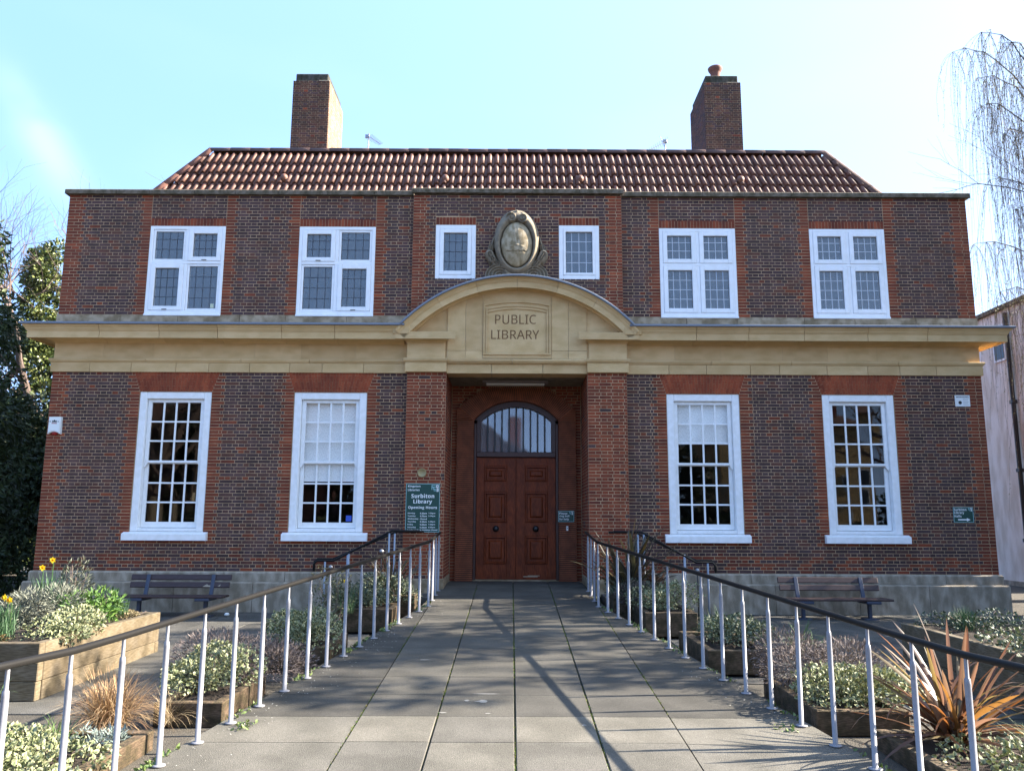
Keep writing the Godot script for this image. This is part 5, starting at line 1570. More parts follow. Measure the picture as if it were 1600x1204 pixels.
	for i in 240:
		var s: int = -1 if i % 2 == 0 else 1
		px.append(Transform3D(Basis.from_euler(Vector3(rnd(1.2, 1.8), rnd(0, 6), 0)).scaled(Vector3.ONE * rnd(0.008, 0.02)), Vector3(s * rnd(3.2, 8.5), 0.01 + ground_y(5.0) * 0.0 - 0.0, rnd(0.3, 1.0))))
	var petals := stuff(many("fallen_petals", plain, M.litter, px, []))
	tag(petals, "pale petals and scraps scattered on the paving", "litter")

# ---------------------------------------------------------------- rails, benches, signs
func build_rails() -> void:
	for s in [-1, 1]:
		var r := base("handrail", Vector3(0, 0, 0))
		tag(r, "black handrail on white posts along the %s side of the ramp" % ("left" if s < 0 else "right"), "handrail", "handrails of the ramp")
		var zs := [0.36, 0.91, 1.49]
		for i in 18: zs.append(2.071 + i * 0.5215)
		var pm := mb()
		lathe(pm, [Vector2(0.0, 0.0), Vector2(0.052, 0.0), Vector2(0.052, 0.008), Vector2(0.04, 0.012), Vector2(0.021, 0.012), Vector2(0.021, 0.865), Vector2(0.0185, 0.9), Vector2(0.0125, 0.905), Vector2(0.0125, 1.03)], 14)
		var post := done(pm, true)
		var pts := []
		pts.append(Vector3(rail_x(s, 0) - s * 0.0, ramp_y(-0.1) + 1.045, -0.12))
		for z in zs:
			var x := rail_x(s, z)
			obj("post", post, M.post, r, Transform3D(Basis(Vector3.BACK, rnd(-0.006, 0.006)), Vector3(x, ramp_y(z), z)))
			pts.append(Vector3(x, ramp_y(z) + 1.045, z))
		pts.append(Vector3(rail_x(s, 11.6), ramp_y(11.6) + 1.045, 11.6))
		pts.append(Vector3(rail_x(s, 12.2), ramp_y(11.6) + 0.95, 11.9))
		var smooth := Curve3D.new()
		for p in pts: smooth.add_point(p)
		var st := mb()
		tube(st, pts, 0.025, 12)
		obj("rail", done(st, true), M.rail, r)
	# rails of the side steps
	for s in [-1, 1]:
		for k in 2:
			var z: float = [0.25, 0.95][k]
			var r := base("step_handrail", Vector3(0, 0, 0))
			tag(r, "%s black step rail on thin grey posts %s of the door" % [["rear", "front"][k], "left" if s < 0 else "right"], "handrail", "rails of the side steps")
			var x0: float = [3.8, 3.64][k]
			var f := 0.0 if k == 0 else 0.02
			var dx: float = 0.06 if s > 0 else 0.0
			var st := mb()
			tube(st, [Vector3(s * (x0 - dx), 0.80, z), Vector3(s * (x0 - dx), 0.93, z), Vector3(s * (x0 - 0.06 - dx), 0.985, z), Vector3(s * (x0 - 0.35 - dx), 0.985, z), Vector3(s * 2.25, 1.5 + f, z), Vector3(s * 1.75, 1.5 + f, z)], 0.021, 10)
			obj("rail", done(st, true), M.rail, r)
			for x in [x0 - 0.2, x0 - 0.62, 2.3]:
				var top: float = 0.985 if x > x0 - 0.4 else lerpf(1.5, 0.985, (x - 2.25) / (x0 - 0.35 - 2.25))
				var p := mb()
				tube(p, [Vector3(s * x, ground_y(z), z), Vector3(s * x, top, z)], 0.017, 8)
				obj("post", done(p, true), M.step_post, r)
		var steps: Node3D = struct(base("steps"))
		for i in 3:
			var t := mb()
			bbox(t, Vector3(minf(s * 1.6, s * (3.2 - i * 0.33)), -0.05, 0.16), Vector3(maxf(s * 1.6, s * (3.2 - i * 0.33)), 0.12 * (i + 1), 0.98), 0.01)
			obj("step", done(t), M.terrace[i], steps)

func build_bench(at: Vector3, label: String, worn: bool) -> void:
	var b := base("park_bench", at)
	tag(b, label, "bench", "benches against the library wall")
	var L := 0.93
	for q in [[0.60, 0.70, -0.19, 0.0], [0.465, 0.57, -0.13, 0.01]]:
		var st := mb()
		bbox(st, Vector3(-L + q[3], -0.052, -0.016), Vector3(L - q[3], 0.052, 0.016), 0.012, Transform3D(Basis(Vector3.RIGHT, -0.28), Vector3(0, (q[0] + q[1]) / 2, q[2])))
		obj("back_slat", done(st), M.bench, b)
	for i in 3:
		var st := mb()
		bbox(st, Vector3(-L - 0.03, 0.32, 0.0 + i * 0.13), Vector3(L + 0.03, 0.357, 0.115 + i * 0.13), 0.008)
		obj("seat_slat", done(st), M.bench, b)
	for sx in [-1, 1]:
		var st := mb()
		bbox(st, Vector3(sx * 0.6 - 0.03, 0.0, 0.12), Vector3(sx * 0.6 + 0.03, 0.27, 0.2), 0.008)
		bbox(st, Vector3(sx * 0.6 - 0.13, -0.02, 0.06), Vector3(sx * 0.6 + 0.13, 0.01, 0.26), 0.006)
		obj("leg", done(st), M.bench_iron, b)
		var br := mb()
		bbox(br, Vector3(sx * 0.6 - 0.13, 0.27, -0.05), Vector3(sx * 0.6 + 0.13, 0.318, 0.38), 0.008)
		obj("seat_bracket", done(br), M.bench_iron, b)
		var su := mb()
		bbox(su, Vector3(-0.035, 0.0, -0.02), Vector3(0.035, 0.42, 0.02), 0.006, Transform3D(Basis(Vector3.RIGHT, -0.3), Vector3(sx * 0.6, 0.3, -0.06)))
		obj("back_support", done(su), M.bench_iron, b)
	if worn:
		var p := mb()
		prism(p, PackedVector2Array([Vector2(0.42, -0.04), Vector2(0.62, -0.042), Vector2(0.56, -0.01), Vector2(0.53, -0.012), Vector2(0.5, 0.014), Vector2(0.47, -0.005)]), 0.0165, 0.0172, Transform3D(Basis(Vector3.RIGHT, -0.28), Vector3(0, 0.5175, -0.13)))
		prism(p, PackedVector2Array([Vector2(0.7, -0.03), Vector2(0.74, -0.03), Vector2(0.76, 0.01), Vector2(0.73, 0.0)]), 0.0165, 0.0172, Transform3D(Basis(Vector3.RIGHT, -0.28), Vector3(0, 0.5175, -0.13)))
		obj("bare_patch", done(p), M.plinth, b)

func board(o: Node, w: float, h: float, z := 0.0) -> void:
	var st := mb()
	bbox(st, Vector3(-w / 2, -h / 2, z), Vector3(w / 2, h / 2, z + 0.012), 0.003)
	obj("panel", done(st), M.sign_green, o)
	var rim := mb()
	var e := 0.009
	for q in [[-w / 2, -h / 2, -w / 2 + e, h / 2], [w / 2 - e, -h / 2, w / 2, h / 2], [-w / 2 + e, -h / 2, w / 2 - e, -h / 2 + e], [-w / 2 + e, h / 2 - e, w / 2 - e, h / 2]]:
		box(rim, Vector3(q[0], q[1], z + 0.0125), Vector3(q[2], q[3], z + 0.0145))
	obj("rim", done(rim), M.sign_teal, o)

func words(o: Node, t: String, x: float, y: float, w: float, h := -1.0, z := 0.0125, left := true, m: Material = null) -> void:
	obj("lettering", text(t, w, h, 0.0015), m if m else M.sign_white, o, Transform3D(Basis(), Vector3(x + (w / 2 if left else 0.0), y, z)))

func emblem(o: Node, x: float, y: float, s: float, z := 0.0125) -> void:   # the branching device in the corner of the signs
	var a := mb()
	for q in [[0.0, 0.32, 0.1, 1.0], [0.1, 0.62, 0.6, 0.74], [0.1, 0.9, 0.6, 1.0], [0.25, 0.32, 0.34, 0.62], [0.34, 0.1, 0.42, 0.45], [0.42, 0.36, 0.6, 0.45], [0.52, 0.1, 0.6, 0.36]]:
		box(a, Vector3(x + q[0] * s, y + q[1] * s, z), Vector3(x + q[2] * s, y + q[3] * s, z + 0.0015))
	obj("emblem", done(a), M.sign_teal, o)
	var b := mb()
	for q in [[0.64, 0.62, 1.0, 1.0], [0.72, 0.05, 1.0, 0.56]]:
		box(b, Vector3(x + q[0] * s, y + q[1] * s, z), Vector3(x + q[2] * s, y + q[3] * s, z + 0.0015))
	obj("emblem", done(b), M.sign_white, o)
	var c := mb()
	for q in [[0.74, 0.74, 0.9, 0.88], [0.82, 0.12, 0.86, 0.5]]:
		box(c, Vector3(x + q[0] * s, y + q[1] * s, z + 0.0016), Vector3(x + q[2] * s, y + q[3] * s, z + 0.002))
	obj("emblem", done(c), M.sign_green, o)

func build_fittings() -> void:
	var s := base("opening_hours_sign", Vector3(-1.798, 1.947, 0.125))
	tag(s, "tall green opening hours board with white lettering on the left brick pier", "sign")
	board(s, 0.65, 0.92)
	words(s, "Kingston", -0.29, 0.405, 0.24, 0.05)
	words(s, "Libraries", -0.29, 0.34, 0.225, 0.043)
	emblem(s, 0.165, 0.3, 0.135)
	words(s, "Surbiton", 0.0, 0.225, 0.44, 0.08, 0.0125, false)
	words(s, "Library", 0.0, 0.11, 0.36, 0.1, 0.0125, false)
	words(s, "Opening Hours", 0.0, 0.0, 0.55, 0.07, 0.0125, false)
	var rows := [["Monday", "9.30am", "7.00pm"], ["Tuesday", "9.30am", "5.30pm"], ["Wednesday", "Closed", ""], ["Thursday", "9.30am", "5.30pm"], ["Friday", "9.30am", "7.00pm"], ["Saturday", "9.30am", "5.00pm"]]
	for i in 6:
		var y := -0.105 - i * 0.053
		words(s, rows[i][0], -0.28, y, [0.14, 0.15, 0.205, 0.16, 0.105, 0.16][i], 0.032)
		words(s, rows[i][1], -0.045, y, 0.13, 0.03)
		if rows[i][2] != "": words(s, rows[i][2], 0.115, y, 0.13, 0.03)
	words(s, "Sunday & Bank Holidays Closed", 0.0, -0.42, 0.58, 0.034, 0.0125, false)
	var b := base("bell_sign", Vector3(1.053, 1.806, -1.372))
	tag(b, "small green notice asking to ring the bell, on the tile stack right of the door", "sign")
	board(b, 0.33, 0.225)
	words(b, "Please", -0.145, 0.063, 0.17, 0.045)
	words(b, "ring bell", -0.145, 0.003, 0.21, 0.052)
	words(b, "for help", -0.145, -0.062, 0.2, 0.055)
	emblem(b, 0.065, 0.03, 0.075)
	var bell := base("door_bell", Vector3(1.075, 1.56, -1.374))
	tag(bell, "tiny white bell push below the green bell notice", "bell")
	var bs := mb()
	bbox(bs, Vector3(-0.021, -0.048, 0), Vector3(0.021, 0.048, 0.02), 0.004)
	obj("plate", done(bs), M.sign_white, bell)
	var bp := mb()
	lathe(bp, [Vector2(0.0, 0.0), Vector2(0.009, 0.0), Vector2(0.008, 0.006), Vector2(0.0, 0.007)], 12, Transform3D(Basis(Vector3.RIGHT, PI / 2), Vector3(0, 0.005, 0.02)))
	obj("button", done(bp), M.black, bell)
	var h := base("hall_sign", Vector3(8.627, 1.862, 0.003))
	tag(h, "small green direction board with a white arrow at the right end of the wall", "sign")
	board(h, 0.385, 0.29)
	words(h, "Surbiton", -0.175, 0.1, 0.24, 0.05)
	words(h, "Library", -0.175, 0.035, 0.19, 0.06)
	words(h, "Halls", -0.175, -0.025, 0.135, 0.046)
	emblem(h, 0.1, 0.065, 0.07)
	var ar := mb()
	box(ar, Vector3(-0.11, -0.105, 0.0125), Vector3(0.07, -0.08, 0.014))
	prism(ar, PackedVector2Array([Vector2(0.06, -0.125), Vector2(0.13, -0.0925), Vector2(0.06, -0.06)]), 0.0125, 0.0142)
	obj("arrow", done(ar), M.sign_white, h)
	var wn := base("warning_notice", Vector3(8.805, 4.083, 0.003))
	tag(wn, "small white warning notice high at the right end of the wall", "sign")
	var ws := mb()
	bbox(ws, Vector3(-0.148, -0.112, 0), Vector3(0.148, 0.112, 0.008), 0.002)
	obj("panel", done(ws), M.sign_white, wn)
	words(wn, "WARNING", 0.0, 0.078, 0.25, 0.03, 0.0082, false, M.black)
	var wc := mb()
	lathe(wc, [Vector2(0.0, 0.0), Vector2(0.034, 0.0), Vector2(0.034, 0.0015), Vector2(0.0, 0.0015)], 20, Transform3D(Basis(Vector3.RIGHT, PI / 2), Vector3(-0.05, -0.035, 0.008)))
	obj("symbol", done(wc), M.black, wn)
	var wl := mb()
	for i in 5: box(wl, Vector3(0.01, 0.035 - i * 0.028, 0.0082), Vector3(0.12 - 0.015 * (i % 2), 0.041 - i * 0.028, 0.0092))
	obj("small_print", done(wl), M.metal, wn)
	var al := base("alarm_box", Vector3(-9.045, 3.51, 0.003))
	tag(al, "white burglar alarm box with red lamp at the left end of the wall", "alarm box")
	var as_ := mb()
	var ap := PackedVector2Array([Vector2(-0.118, 0.165), Vector2(0.118, 0.165), Vector2(0.122, -0.17)])
	for i in 9: ap.append(Vector2(0.122 - 0.244 * i / 8.0, -0.17 + 0.045 * sin(PI * i / 8.0)))
	prism(as_, ap, 0.0, 0.06)
	prism(as_, Geometry2D.offset_polygon(ap, -0.014)[0], 0.06, 0.075)
	obj("cover", done(as_), M.sign_white, al)
	var rl := mb()
	lathe(rl, [Vector2(0.0, -0.045), Vector2(0.05, -0.035), Vector2(0.06, 0.0), Vector2(0.06, 0.03)], 14, Transform3D(Basis(), Vector3(0, -0.15, 0.03)).scaled_local(Vector3(1, 1, 0.45)))
	obj("lamp", done(rl, true), M.red, al)
	var lg := mb()
	prism(lg, PackedVector2Array([Vector2(-0.05, 0.06), Vector2(0.05, 0.06), Vector2(0.042, 0.095), Vector2(0.02, 0.085), Vector2(0.0, 0.11), Vector2(-0.02, 0.085), Vector2(-0.042, 0.095)]), 0.0755, 0.0765)
	for q in [[-0.1, 0.065, -0.065, 0.08], [0.06, 0.065, 0.085, 0.08]]: box(lg, Vector3(q[0], q[1], 0.0755), Vector3(q[2], q[3], 0.0765))
	obj("emblem", done(lg), M.black, al)
	var lr := mb()
	box(lr, Vector3(-0.052, 0.03, 0.0755), Vector3(0.052, 0.045, 0.0765))
	obj("lettering", done(lr), M.red, al)
	var d := base("round_plaque", Vector3(-1.827, 2.614, 0.121))
	tag(d, "round pale brass plaque on the left pier above the opening hours board", "plaque")
	var dm := mb()
	lathe(dm, [Vector2(0.0, 0.0), Vector2(0.088, 0.0), Vector2(0.088, 0.012), Vector2(0.076, 0.016), Vector2(0.072, 0.011), Vector2(0.0, 0.012)], 32, Transform3D(Basis(Vector3.RIGHT, PI / 2), Vector3.ZERO))
	obj("disc", done(dm, true), M.brass, d)
	var lp := base("porch_light", Vector3(-0.025, 4.574, -0.72))
	tag(lp, "long box lamp under the soffit of the entrance", "lamp")
	var ls := mb()
	bbox(ls, Vector3(-0.68, -0.07, -0.12), Vector3(0.68, 0.0, 0.12), 0.012)
	obj("housing", done(ls), M.lamp_body, lp)
	var ll := mb()
	bbox(ll, Vector3(-0.6, -0.105, -0.09), Vector3(0.6, -0.07, 0.09), 0.012)
	obj("diffuser", done(ll), M.lamp_lens, lp)
	for q in [[-3.28, 0.885, 1.2, "round garden lamp between the step rails left of the ramp"], [-2.392, 1.166, 1.2, "round garden lamp among the dark flax left of the ramp"], [3.194, 0.859, 1.2, "round garden lamp at the step rails right of the ramp"]]:
		var g := base("garden_lamp", Vector3(q[0], q[1], q[2]))
		tag(g, q[3], "lamp", "round garden lamps")
		var gs := mb()
		lathe(gs, [Vector2(0.0, -0.04), Vector2(0.024, -0.033), Vector2(0.04, -0.012), Vector2(0.04, 0.012), Vector2(0.024, 0.033), Vector2(0.0, 0.04)], 16)
		obj("globe", done(gs, true), M.metal, g)
		var gp := mb()
		tube(gp, [Vector3(0, -q[1], 0), Vector3(0, -0.045, 0)], 0.012, 8)
		obj("stem", done(gp, true), M.black, g)
	for k in 2:
		var a := base("roof_aerial", Vector3([-3.89, 3.86][k], 10.9, -4.0))
		tag(a, ["upright aerial with a sloping comb on the roof right of the left chimney", "leaning aerial on the roof left of the right chimney"][k], "aerial", "television aerials on the roof")
		var m := mb()
		tube(m, [Vector3(0, 0, 0), Vector3(0.02, 0.78 if k == 0 else 0.62, 0)], 0.014, 8)
		obj("mast", done(m, true), M.metal, a)
		var y := Vector3(0.02, 0.7, 0) if k == 0 else Vector3(0.05, 0.6, 0)
		var e := Vector3(0.42, 0.24, 0.5) if k == 0 else Vector3(-0.5, 0.2, 0.25)
		var bm := mb()
		tube(bm, [y, e], 0.009, 6)
		for i in 11:
			var p := y.lerp(e, i / 10.0)
			var w := Vector3(0.1, 0.05, 0.0) if k == 0 else Vector3(0.02, 0.1, 0.06)
			tube(bm, [p - w * (1.0 - 0.04 * i), p + w * (1.0 - 0.04 * i)], 0.0045, 5)
		if k == 1: tube(bm, [Vector3(-0.12, 0.75, 0), Vector3(0.0, 0.45, 0)], 0.008, 5)
		obj("boom", done(bm), M.metal, a)
		var rf := mb()
		bbox(rf, y - Vector3(0.09, 0.045, 0.02), y + Vector3(0.02, 0.045, 0.02), 0.004)
		obj("reflector", done(rf), M.metal, a)
	var li := obj("white_ball", ball(0.045), M.sign_white, null, Transform3D(Basis().scaled(Vector3(1, 0.7, 1)), Vector3(-5.2, 0.028, 0.8)))
	tag(li, "small white dome lying on the terrace right of the left bench", "ball")

func ball(r: float) -> Mesh:
	var st := mb()
	var pr := []
	for i in 9: pr.append(Vector2(sin(PI * i / 8.0) * r, -cos(PI * i / 8.0) * r))
	lathe(st, pr, 14)
	return done(st, true)

# ---------------------------------------------------------------- trees and neighbours
func limb(st: SurfaceTool, p: Vector3, d: Vector3, l: float, r: float, depth: int, tips: Array, wild := 0.45, lift := 0.15) -> void:
	var pts := [p]
	var rad := [r]
	var n := 4
	var q := p
	var dir := d.normalized()
	for i in n:
		dir = (dir + Vector3(rnd(-1, 1), rnd(-1, 1) + lift, rnd(-1, 1)) * wild * 0.35).normalized()
		q += dir * l / n
		pts.append(q)
		rad.append(lerpf(r, r * 0.55, float(i + 1) / n))
	tube(st, pts, rad, 7 if r > 0.08 else (5 if r > 0.02 else 3), false)
	if depth == 0:
		tips.append([q, dir])
		return
	for k in (3 if depth > 1 else 4):
		var i := 1 + rng.randi() % n if k > 0 else n
		var out := (dir + Vector3(rnd(-1, 1), rnd(-0.7, 1), rnd(-1, 1)) * (wild * 1.7)).normalized()
		limb(st, pts[i], out, l * rnd(0.62, 0.82), r * (0.55 if k == 0 else 0.42), depth - 1, tips, wild, lift)

func bare_tree(label: String, at: Vector3, h: float, r: float, depth: int, m: Material, lean := Vector3.ZERO, group := "") -> Node3D:
	var t := base("bare_tree", at)
	tag(t, label, "tree", group)
	var st := mb()
	var top := Vector3(lean.x, h * 0.34, lean.z)
	tube(st, [Vector3(0, -0.2, 0), Vector3(lean.x * 0.3, h * 0.12, lean.z * 0.3), top], [r * 1.3, r, r * 0.85], 10, false)
	obj("trunk", done(st, true), m, t)
	var cr := mb()
	var tips := []
	for k in 5:
		var a := k * TAU / 5 + rnd(-0.4, 0.4)
		limb(cr, top - Vector3(0, h * 0.05 * k * 0.5, 0), Vector3(cos(a) * 0.7, rnd(0.7, 1.4), sin(a) * 0.7), h * 0.27, r * 0.55, depth, tips)
	obj("crown", done(cr), M.twig, t)
	return t

func leafy(parent: Node, blobs: Array, n: int, leaf: Mesh, m: Material, c0: Color, c1: Color, s0: float, s1: float, droop := 0.0) -> void:
	# leaves through a cloud of lobes: blobs of [centre, radius]
	var xs := []
	var cs := []
	var total := 0.0
	for b in blobs: total += b[1] * b[1]
	for b in blobs:
		for i in int(n * b[1] * b[1] / total):
			var d := Vector3(rnd(-1, 1), rnd(-1, 1), rnd(-1, 1)).normalized()
			var p: Vector3 = b[0] + d * b[1] * pow(rnd(0.05, 1.0), 0.4)
			xs.append(Transform3D(look(d + Vector3(rnd(-1, 1), rnd(-1, 1) - droop, rnd(-1, 1)), rnd(0, 6), rnd(s0, s1)), p))
			cs.append(c0.lerp(c1, pow(rnd(0, 1), 1.5)) * rnd(0.7, 1.25))
	stuff(many("crown", leaf, m, xs, cs, parent))

func build_trees() -> void:
	var leaf := leaf_mesh(0.6, 1.0, 0.2)
	var needle := leaf_mesh(0.3, 1.0, 0.3)
	# the big dark evergreen at the left edge
	var e := base("evergreen_tree", Vector3(-13.4, 0, -2.2))
	tag(e, "big dark evergreen at the left edge reaching from the ground above the cornice", "tree")
	var st := mb()
	tube(st, [Vector3(0, 0, 0), Vector3(0.1, 4, 0), Vector3(0, 8.6, 0)], [0.32, 0.22, 0.05], 10, false)
	obj("trunk", done(st, true), M.bark, e)
	var blobs := []
	for i in 96:
		var y := rnd(0.4, 8.8) * rnd(0.75, 1.0)
		var w := 2.5 * (1.0 - 0.55 * maxf(0.0, y - 3.5) / 5.3)
		var a := rnd(0, TAU)
		blobs.append([Vector3(cos(a) * w * rnd(0.3, 1.0), y, sin(a) * w * rnd(0.3, 1.0)), rnd(0.5, 0.95)])
	leafy(e, blobs, 62000, needle, M.leaf, Color(0.022, 0.042, 0.014), Color(0.075, 0.1, 0.03), 0.1, 0.2, 0.5)
	# ivy climbing a bare tree behind
	var iv := bare_tree("bare twiggy tree with an ivy wrapped trunk between the evergreen and the library", Vector3(-16.1, 0, -10.6), 13.6, 0.26, 5, M.bark_pale, Vector3(0.4, 0, 0))
	var ib := []
	for i in 84:
		var y := rnd(0.5, 10.6)
		ib.append([Vector3(rnd(-0.6, 0.6) * (2.2 - y * 0.15) + 0.25, y, rnd(-0.4, 0.4)), rnd(0.28, 0.5)])
	leafy(iv, ib, 26000, leaf, M.leaf_glossy, Color(0.045, 0.075, 0.018), Color(0.22, 0.24, 0.08), 0.08, 0.16)
	var iv2 := bare_tree("leaning tree with sunlit ivy just left of the library's corner", Vector3(-13.9, 0, -11.2), 10.6, 0.2, 4, M.bark_pale, Vector3(1.2, 0, 0))
	var jb := []
	for i in 80:
		var y := rnd(0.3, 7.0)
		jb.append([Vector3(rnd(-1.5, 1.3) + y * 0.05, y * 1.12, rnd(-0.5, 0.5)), rnd(0.3, 0.62)])
	leafy(iv2, jb, 30000, leaf, M.leaf_glossy, Color(0.05, 0.08, 0.018), Color(0.23, 0.25, 0.085), 0.08, 0.16)
	bare_tree("bare reddish twigged tree rising behind the evergreen at the left edge", Vector3(-19.3, 0, -12.5), 13.0, 0.26, 5, M.bark)
	var hd := base("shrub_row", Vector3(-11.2, 0, -8.6))
	tag(hd, "dark shrubs filling the ground left of the library", "shrub")
	var hb := []
	for i in 74: hb.append([Vector3(rnd(-5.5, 1.5), rnd(0.3, 4.9), rnd(-0.8, 0.6)), rnd(0.5, 0.85)])
	leafy(hd, hb, 26000, leaf, M.leaf, Color(0.02, 0.035, 0.012), Color(0.06, 0.08, 0.025), 0.1, 0.2)
	var lh := base("shrub_row", Vector3(-13.0, 0, 1.2))
	tag(lh, "black green undergrowth below the evergreen at the left edge", "shrub")
	var lb := []
	for i in 20: lb.append([Vector3(rnd(-2.2, 2.0), rnd(0.2, 1.5), rnd(-0.8, 0.6)), rnd(0.4, 0.7)])
	leafy(lh, lb, 6000, leaf, M.leaf, Color(0.012, 0.02, 0.008), Color(0.04, 0.05, 0.018), 0.1, 0.18)
	# the willow at the right
	var w := base("weeping_willow", Vector3(15.4, 0, -3.2))
	tag(w, "leafless weeping willow with hanging yellow green twigs at the right edge", "tree")
	var tr := mb()
	tube(tr, [Vector3(0, -0.2, 0), Vector3(0.1, 2.5, 0), Vector3(-0.2, 5.5, 0)], [0.42, 0.34, 0.26], 10, false)
	obj("trunk", done(tr, true), M.bark, w)
	var br := mb()
	var hang := mb()
	var buds := []
	var bc := []
	for k in 24:
		var a: float = PI + rnd(-0.45, 0.8) if k < 19 else rnd(0, TAU)
		var reach := rnd(1.4, 3.7)
		var topy := rnd(6.0, 13.0) if k % 2 == 0 else rnd(12.0, 16.0)
		if k > 15 and k < 21:   # low limbs in front of the neighbour's wall
			a = PI + rnd(-0.25, 0.3)
			topy = rnd(5.0, 7.4)
			reach = rnd(1.8, 3.7)
		var p0 := Vector3(-0.2, rnd(4.0, 5.5), 0)
		var p1 := Vector3(cos(a) * reach * 0.4, topy * 0.86, sin(a) * reach * 0.4)
		var p2 := Vector3(cos(a) * reach * 0.75, topy, sin(a) * reach * 0.75)
		var p3 := Vector3(cos(a) * reach, topy - 0.25, sin(a) * reach)
		var pts := []
		for i in 13:
			var t := i / 12.0
			pts.append(p0.bezier_interpolate(p1, p2, p3, t) + Vector3(rnd(-0.05, 0.05), rnd(-0.05, 0.05), rnd(-0.05, 0.05)))
		var rad := []
		for i in 13: rad.append(lerpf(0.036, 0.005, i / 12.0))
		tube(br, pts, rad, 5, false)
		for j in 84:
			var i := 4 + rng.randi() % 9
			var s: Vector3 = pts[i]
			var side := Vector3(rnd(-0.5, 0.5), rnd(0.0, 0.3), rnd(-0.5, 0.5))
			var len_ := rnd(1.2, minf(5.6, s.y - 1.6))
			var strand := []
			var srad := []
			var drift := Vector3(rnd(-0.12, 0.12), 0, rnd(-0.12, 0.12))
			for m in 8:
				var t := m / 7.0
				strand.append(s + side * (1.0 - pow(1.0 - t, 2.5)) * 1.1 + Vector3(0, -len_ * pow(t, 1.35), 0) + drift * t * t * 2.0 + Vector3(rnd(-0.02, 0.02), 0, rnd(-0.02, 0.02)))
				srad.append(lerpf(0.0045, 0.002, t))
			tube(hang, strand, srad, 3, false)
			for m in 34:
				var t := rnd(0.1, 1.0) * 7.0
				var i0 := mini(int(t), 6)
				var at: Vector3 = strand[i0].lerp(strand[i0 + 1], t - i0)
				buds.append(Transform3D(look(Vector3(rnd(-1, 1), rnd(-1.6, 0.2), rnd(-1, 1)), rnd(0, 6), rnd(0.025, 0.06)), at))
				bc.append(Color(0.16, 0.15, 0.05).lerp(Color(0.27, 0.27, 0.08), rnd(0, 1)))
	obj("limbs", done(br), M.bark, w)
	obj("hanging_twigs", done(hang), M.twig, w)
	stuff(many("buds", leaf_mesh(0.25, 1.0, 0.2), M.leaf, buds, bc, w))
	# trees beside and behind the camera: they shade the ramp and show in the panes
	bare_tree("bare tree right of the picture whose branches shade the ramp", Vector3(13.2, 0, 2.2), 10.5, 0.16, 5, M.bark, Vector3(-0.3, 0, 0.2))
	bare_tree("bare street tree reflected in the right sash window", Vector3(21.5, 0, 27.0), 11.0, 0.28, 4, M.bark)
	bare_tree("pale trunked street tree reflected in the left sash window", Vector3(-17.5, 0, 25.0), 12.0, 0.3, 4, M.bark_pale)
	for q in [[-15.2, 21.0, "slender pale birch across from the left sash window, nearest the road"], [-18.8, 23.5, "slender pale birch beside the large street tree"], [-20.4, 25.5, "leaning pale birch farthest from the road"]]:
		bare_tree(q[2], Vector3(q[0], -0.2, q[1]), 9.0, 0.17, 2, M.birch, Vector3(rnd(-0.8, 0.8), 0, 0), "pale birches across the road")
	bare_tree("street tree opposite the library", Vector3(-27.0, 0, 31.0), 12.0, 0.3, 4, M.bark)
	var ho := base("added_shade_tree", Vector3(12.4, 0, 2.7))  # unseen tree, added to shade the right terrace and dapple the path
	tag(ho, "unseen dense evergreen tree added right of the picture that keeps the right terrace in shade", "tree")
	var hs := mb()
	tube(hs, [Vector3(0, 0, 0), Vector3(0, 2.5, 0), Vector3(0, 9.0, 0)], [0.2, 0.15, 0.03], 8, false)
	obj("trunk", done(hs, true), M.bark, ho)
	var hob := []
	for i in 46: hob.append([Vector3(rnd(-1.2, 1.2), rnd(0.8, 5.6), rnd(-2.6, 2.4)), rnd(0.45, 0.85)])
	var hup := []
	for i in 22: hup.append([Vector3(rnd(-1.0, 1.0), rnd(6.0, 9.4), rnd(-2.2, 3.4)), rnd(0.5, 0.9)])
	leafy(ho, hup, 5200, leaf, M.leaf_glossy, Color(0.02, 0.04, 0.012), Color(0.06, 0.09, 0.03), 0.12, 0.22)
	leafy(ho, hob, 15000, leaf, M.leaf_glossy, Color(0.02, 0.04, 0.012), Color(0.06, 0.09, 0.03), 0.1, 0.2)
	var sh := base("added_shade_bush", Vector3(11.0, 0, 5.4))  # unseen bush, added to keep sun off the right terrace
	tag(sh, "unseen bush added right of the picture that shades the right terrace", "shrub")
	var sb := []
	for i in 26: sb.append([Vector3(rnd(-0.9, 1.3), rnd(0.4, 2.1), rnd(-2.6, 2.4)), rnd(0.4, 0.75)])
	leafy(sh, sb, 9000, leaf, M.leaf_glossy, Color(0.025, 0.05, 0.015), Color(0.07, 0.11, 0.03), 0.1, 0.18)

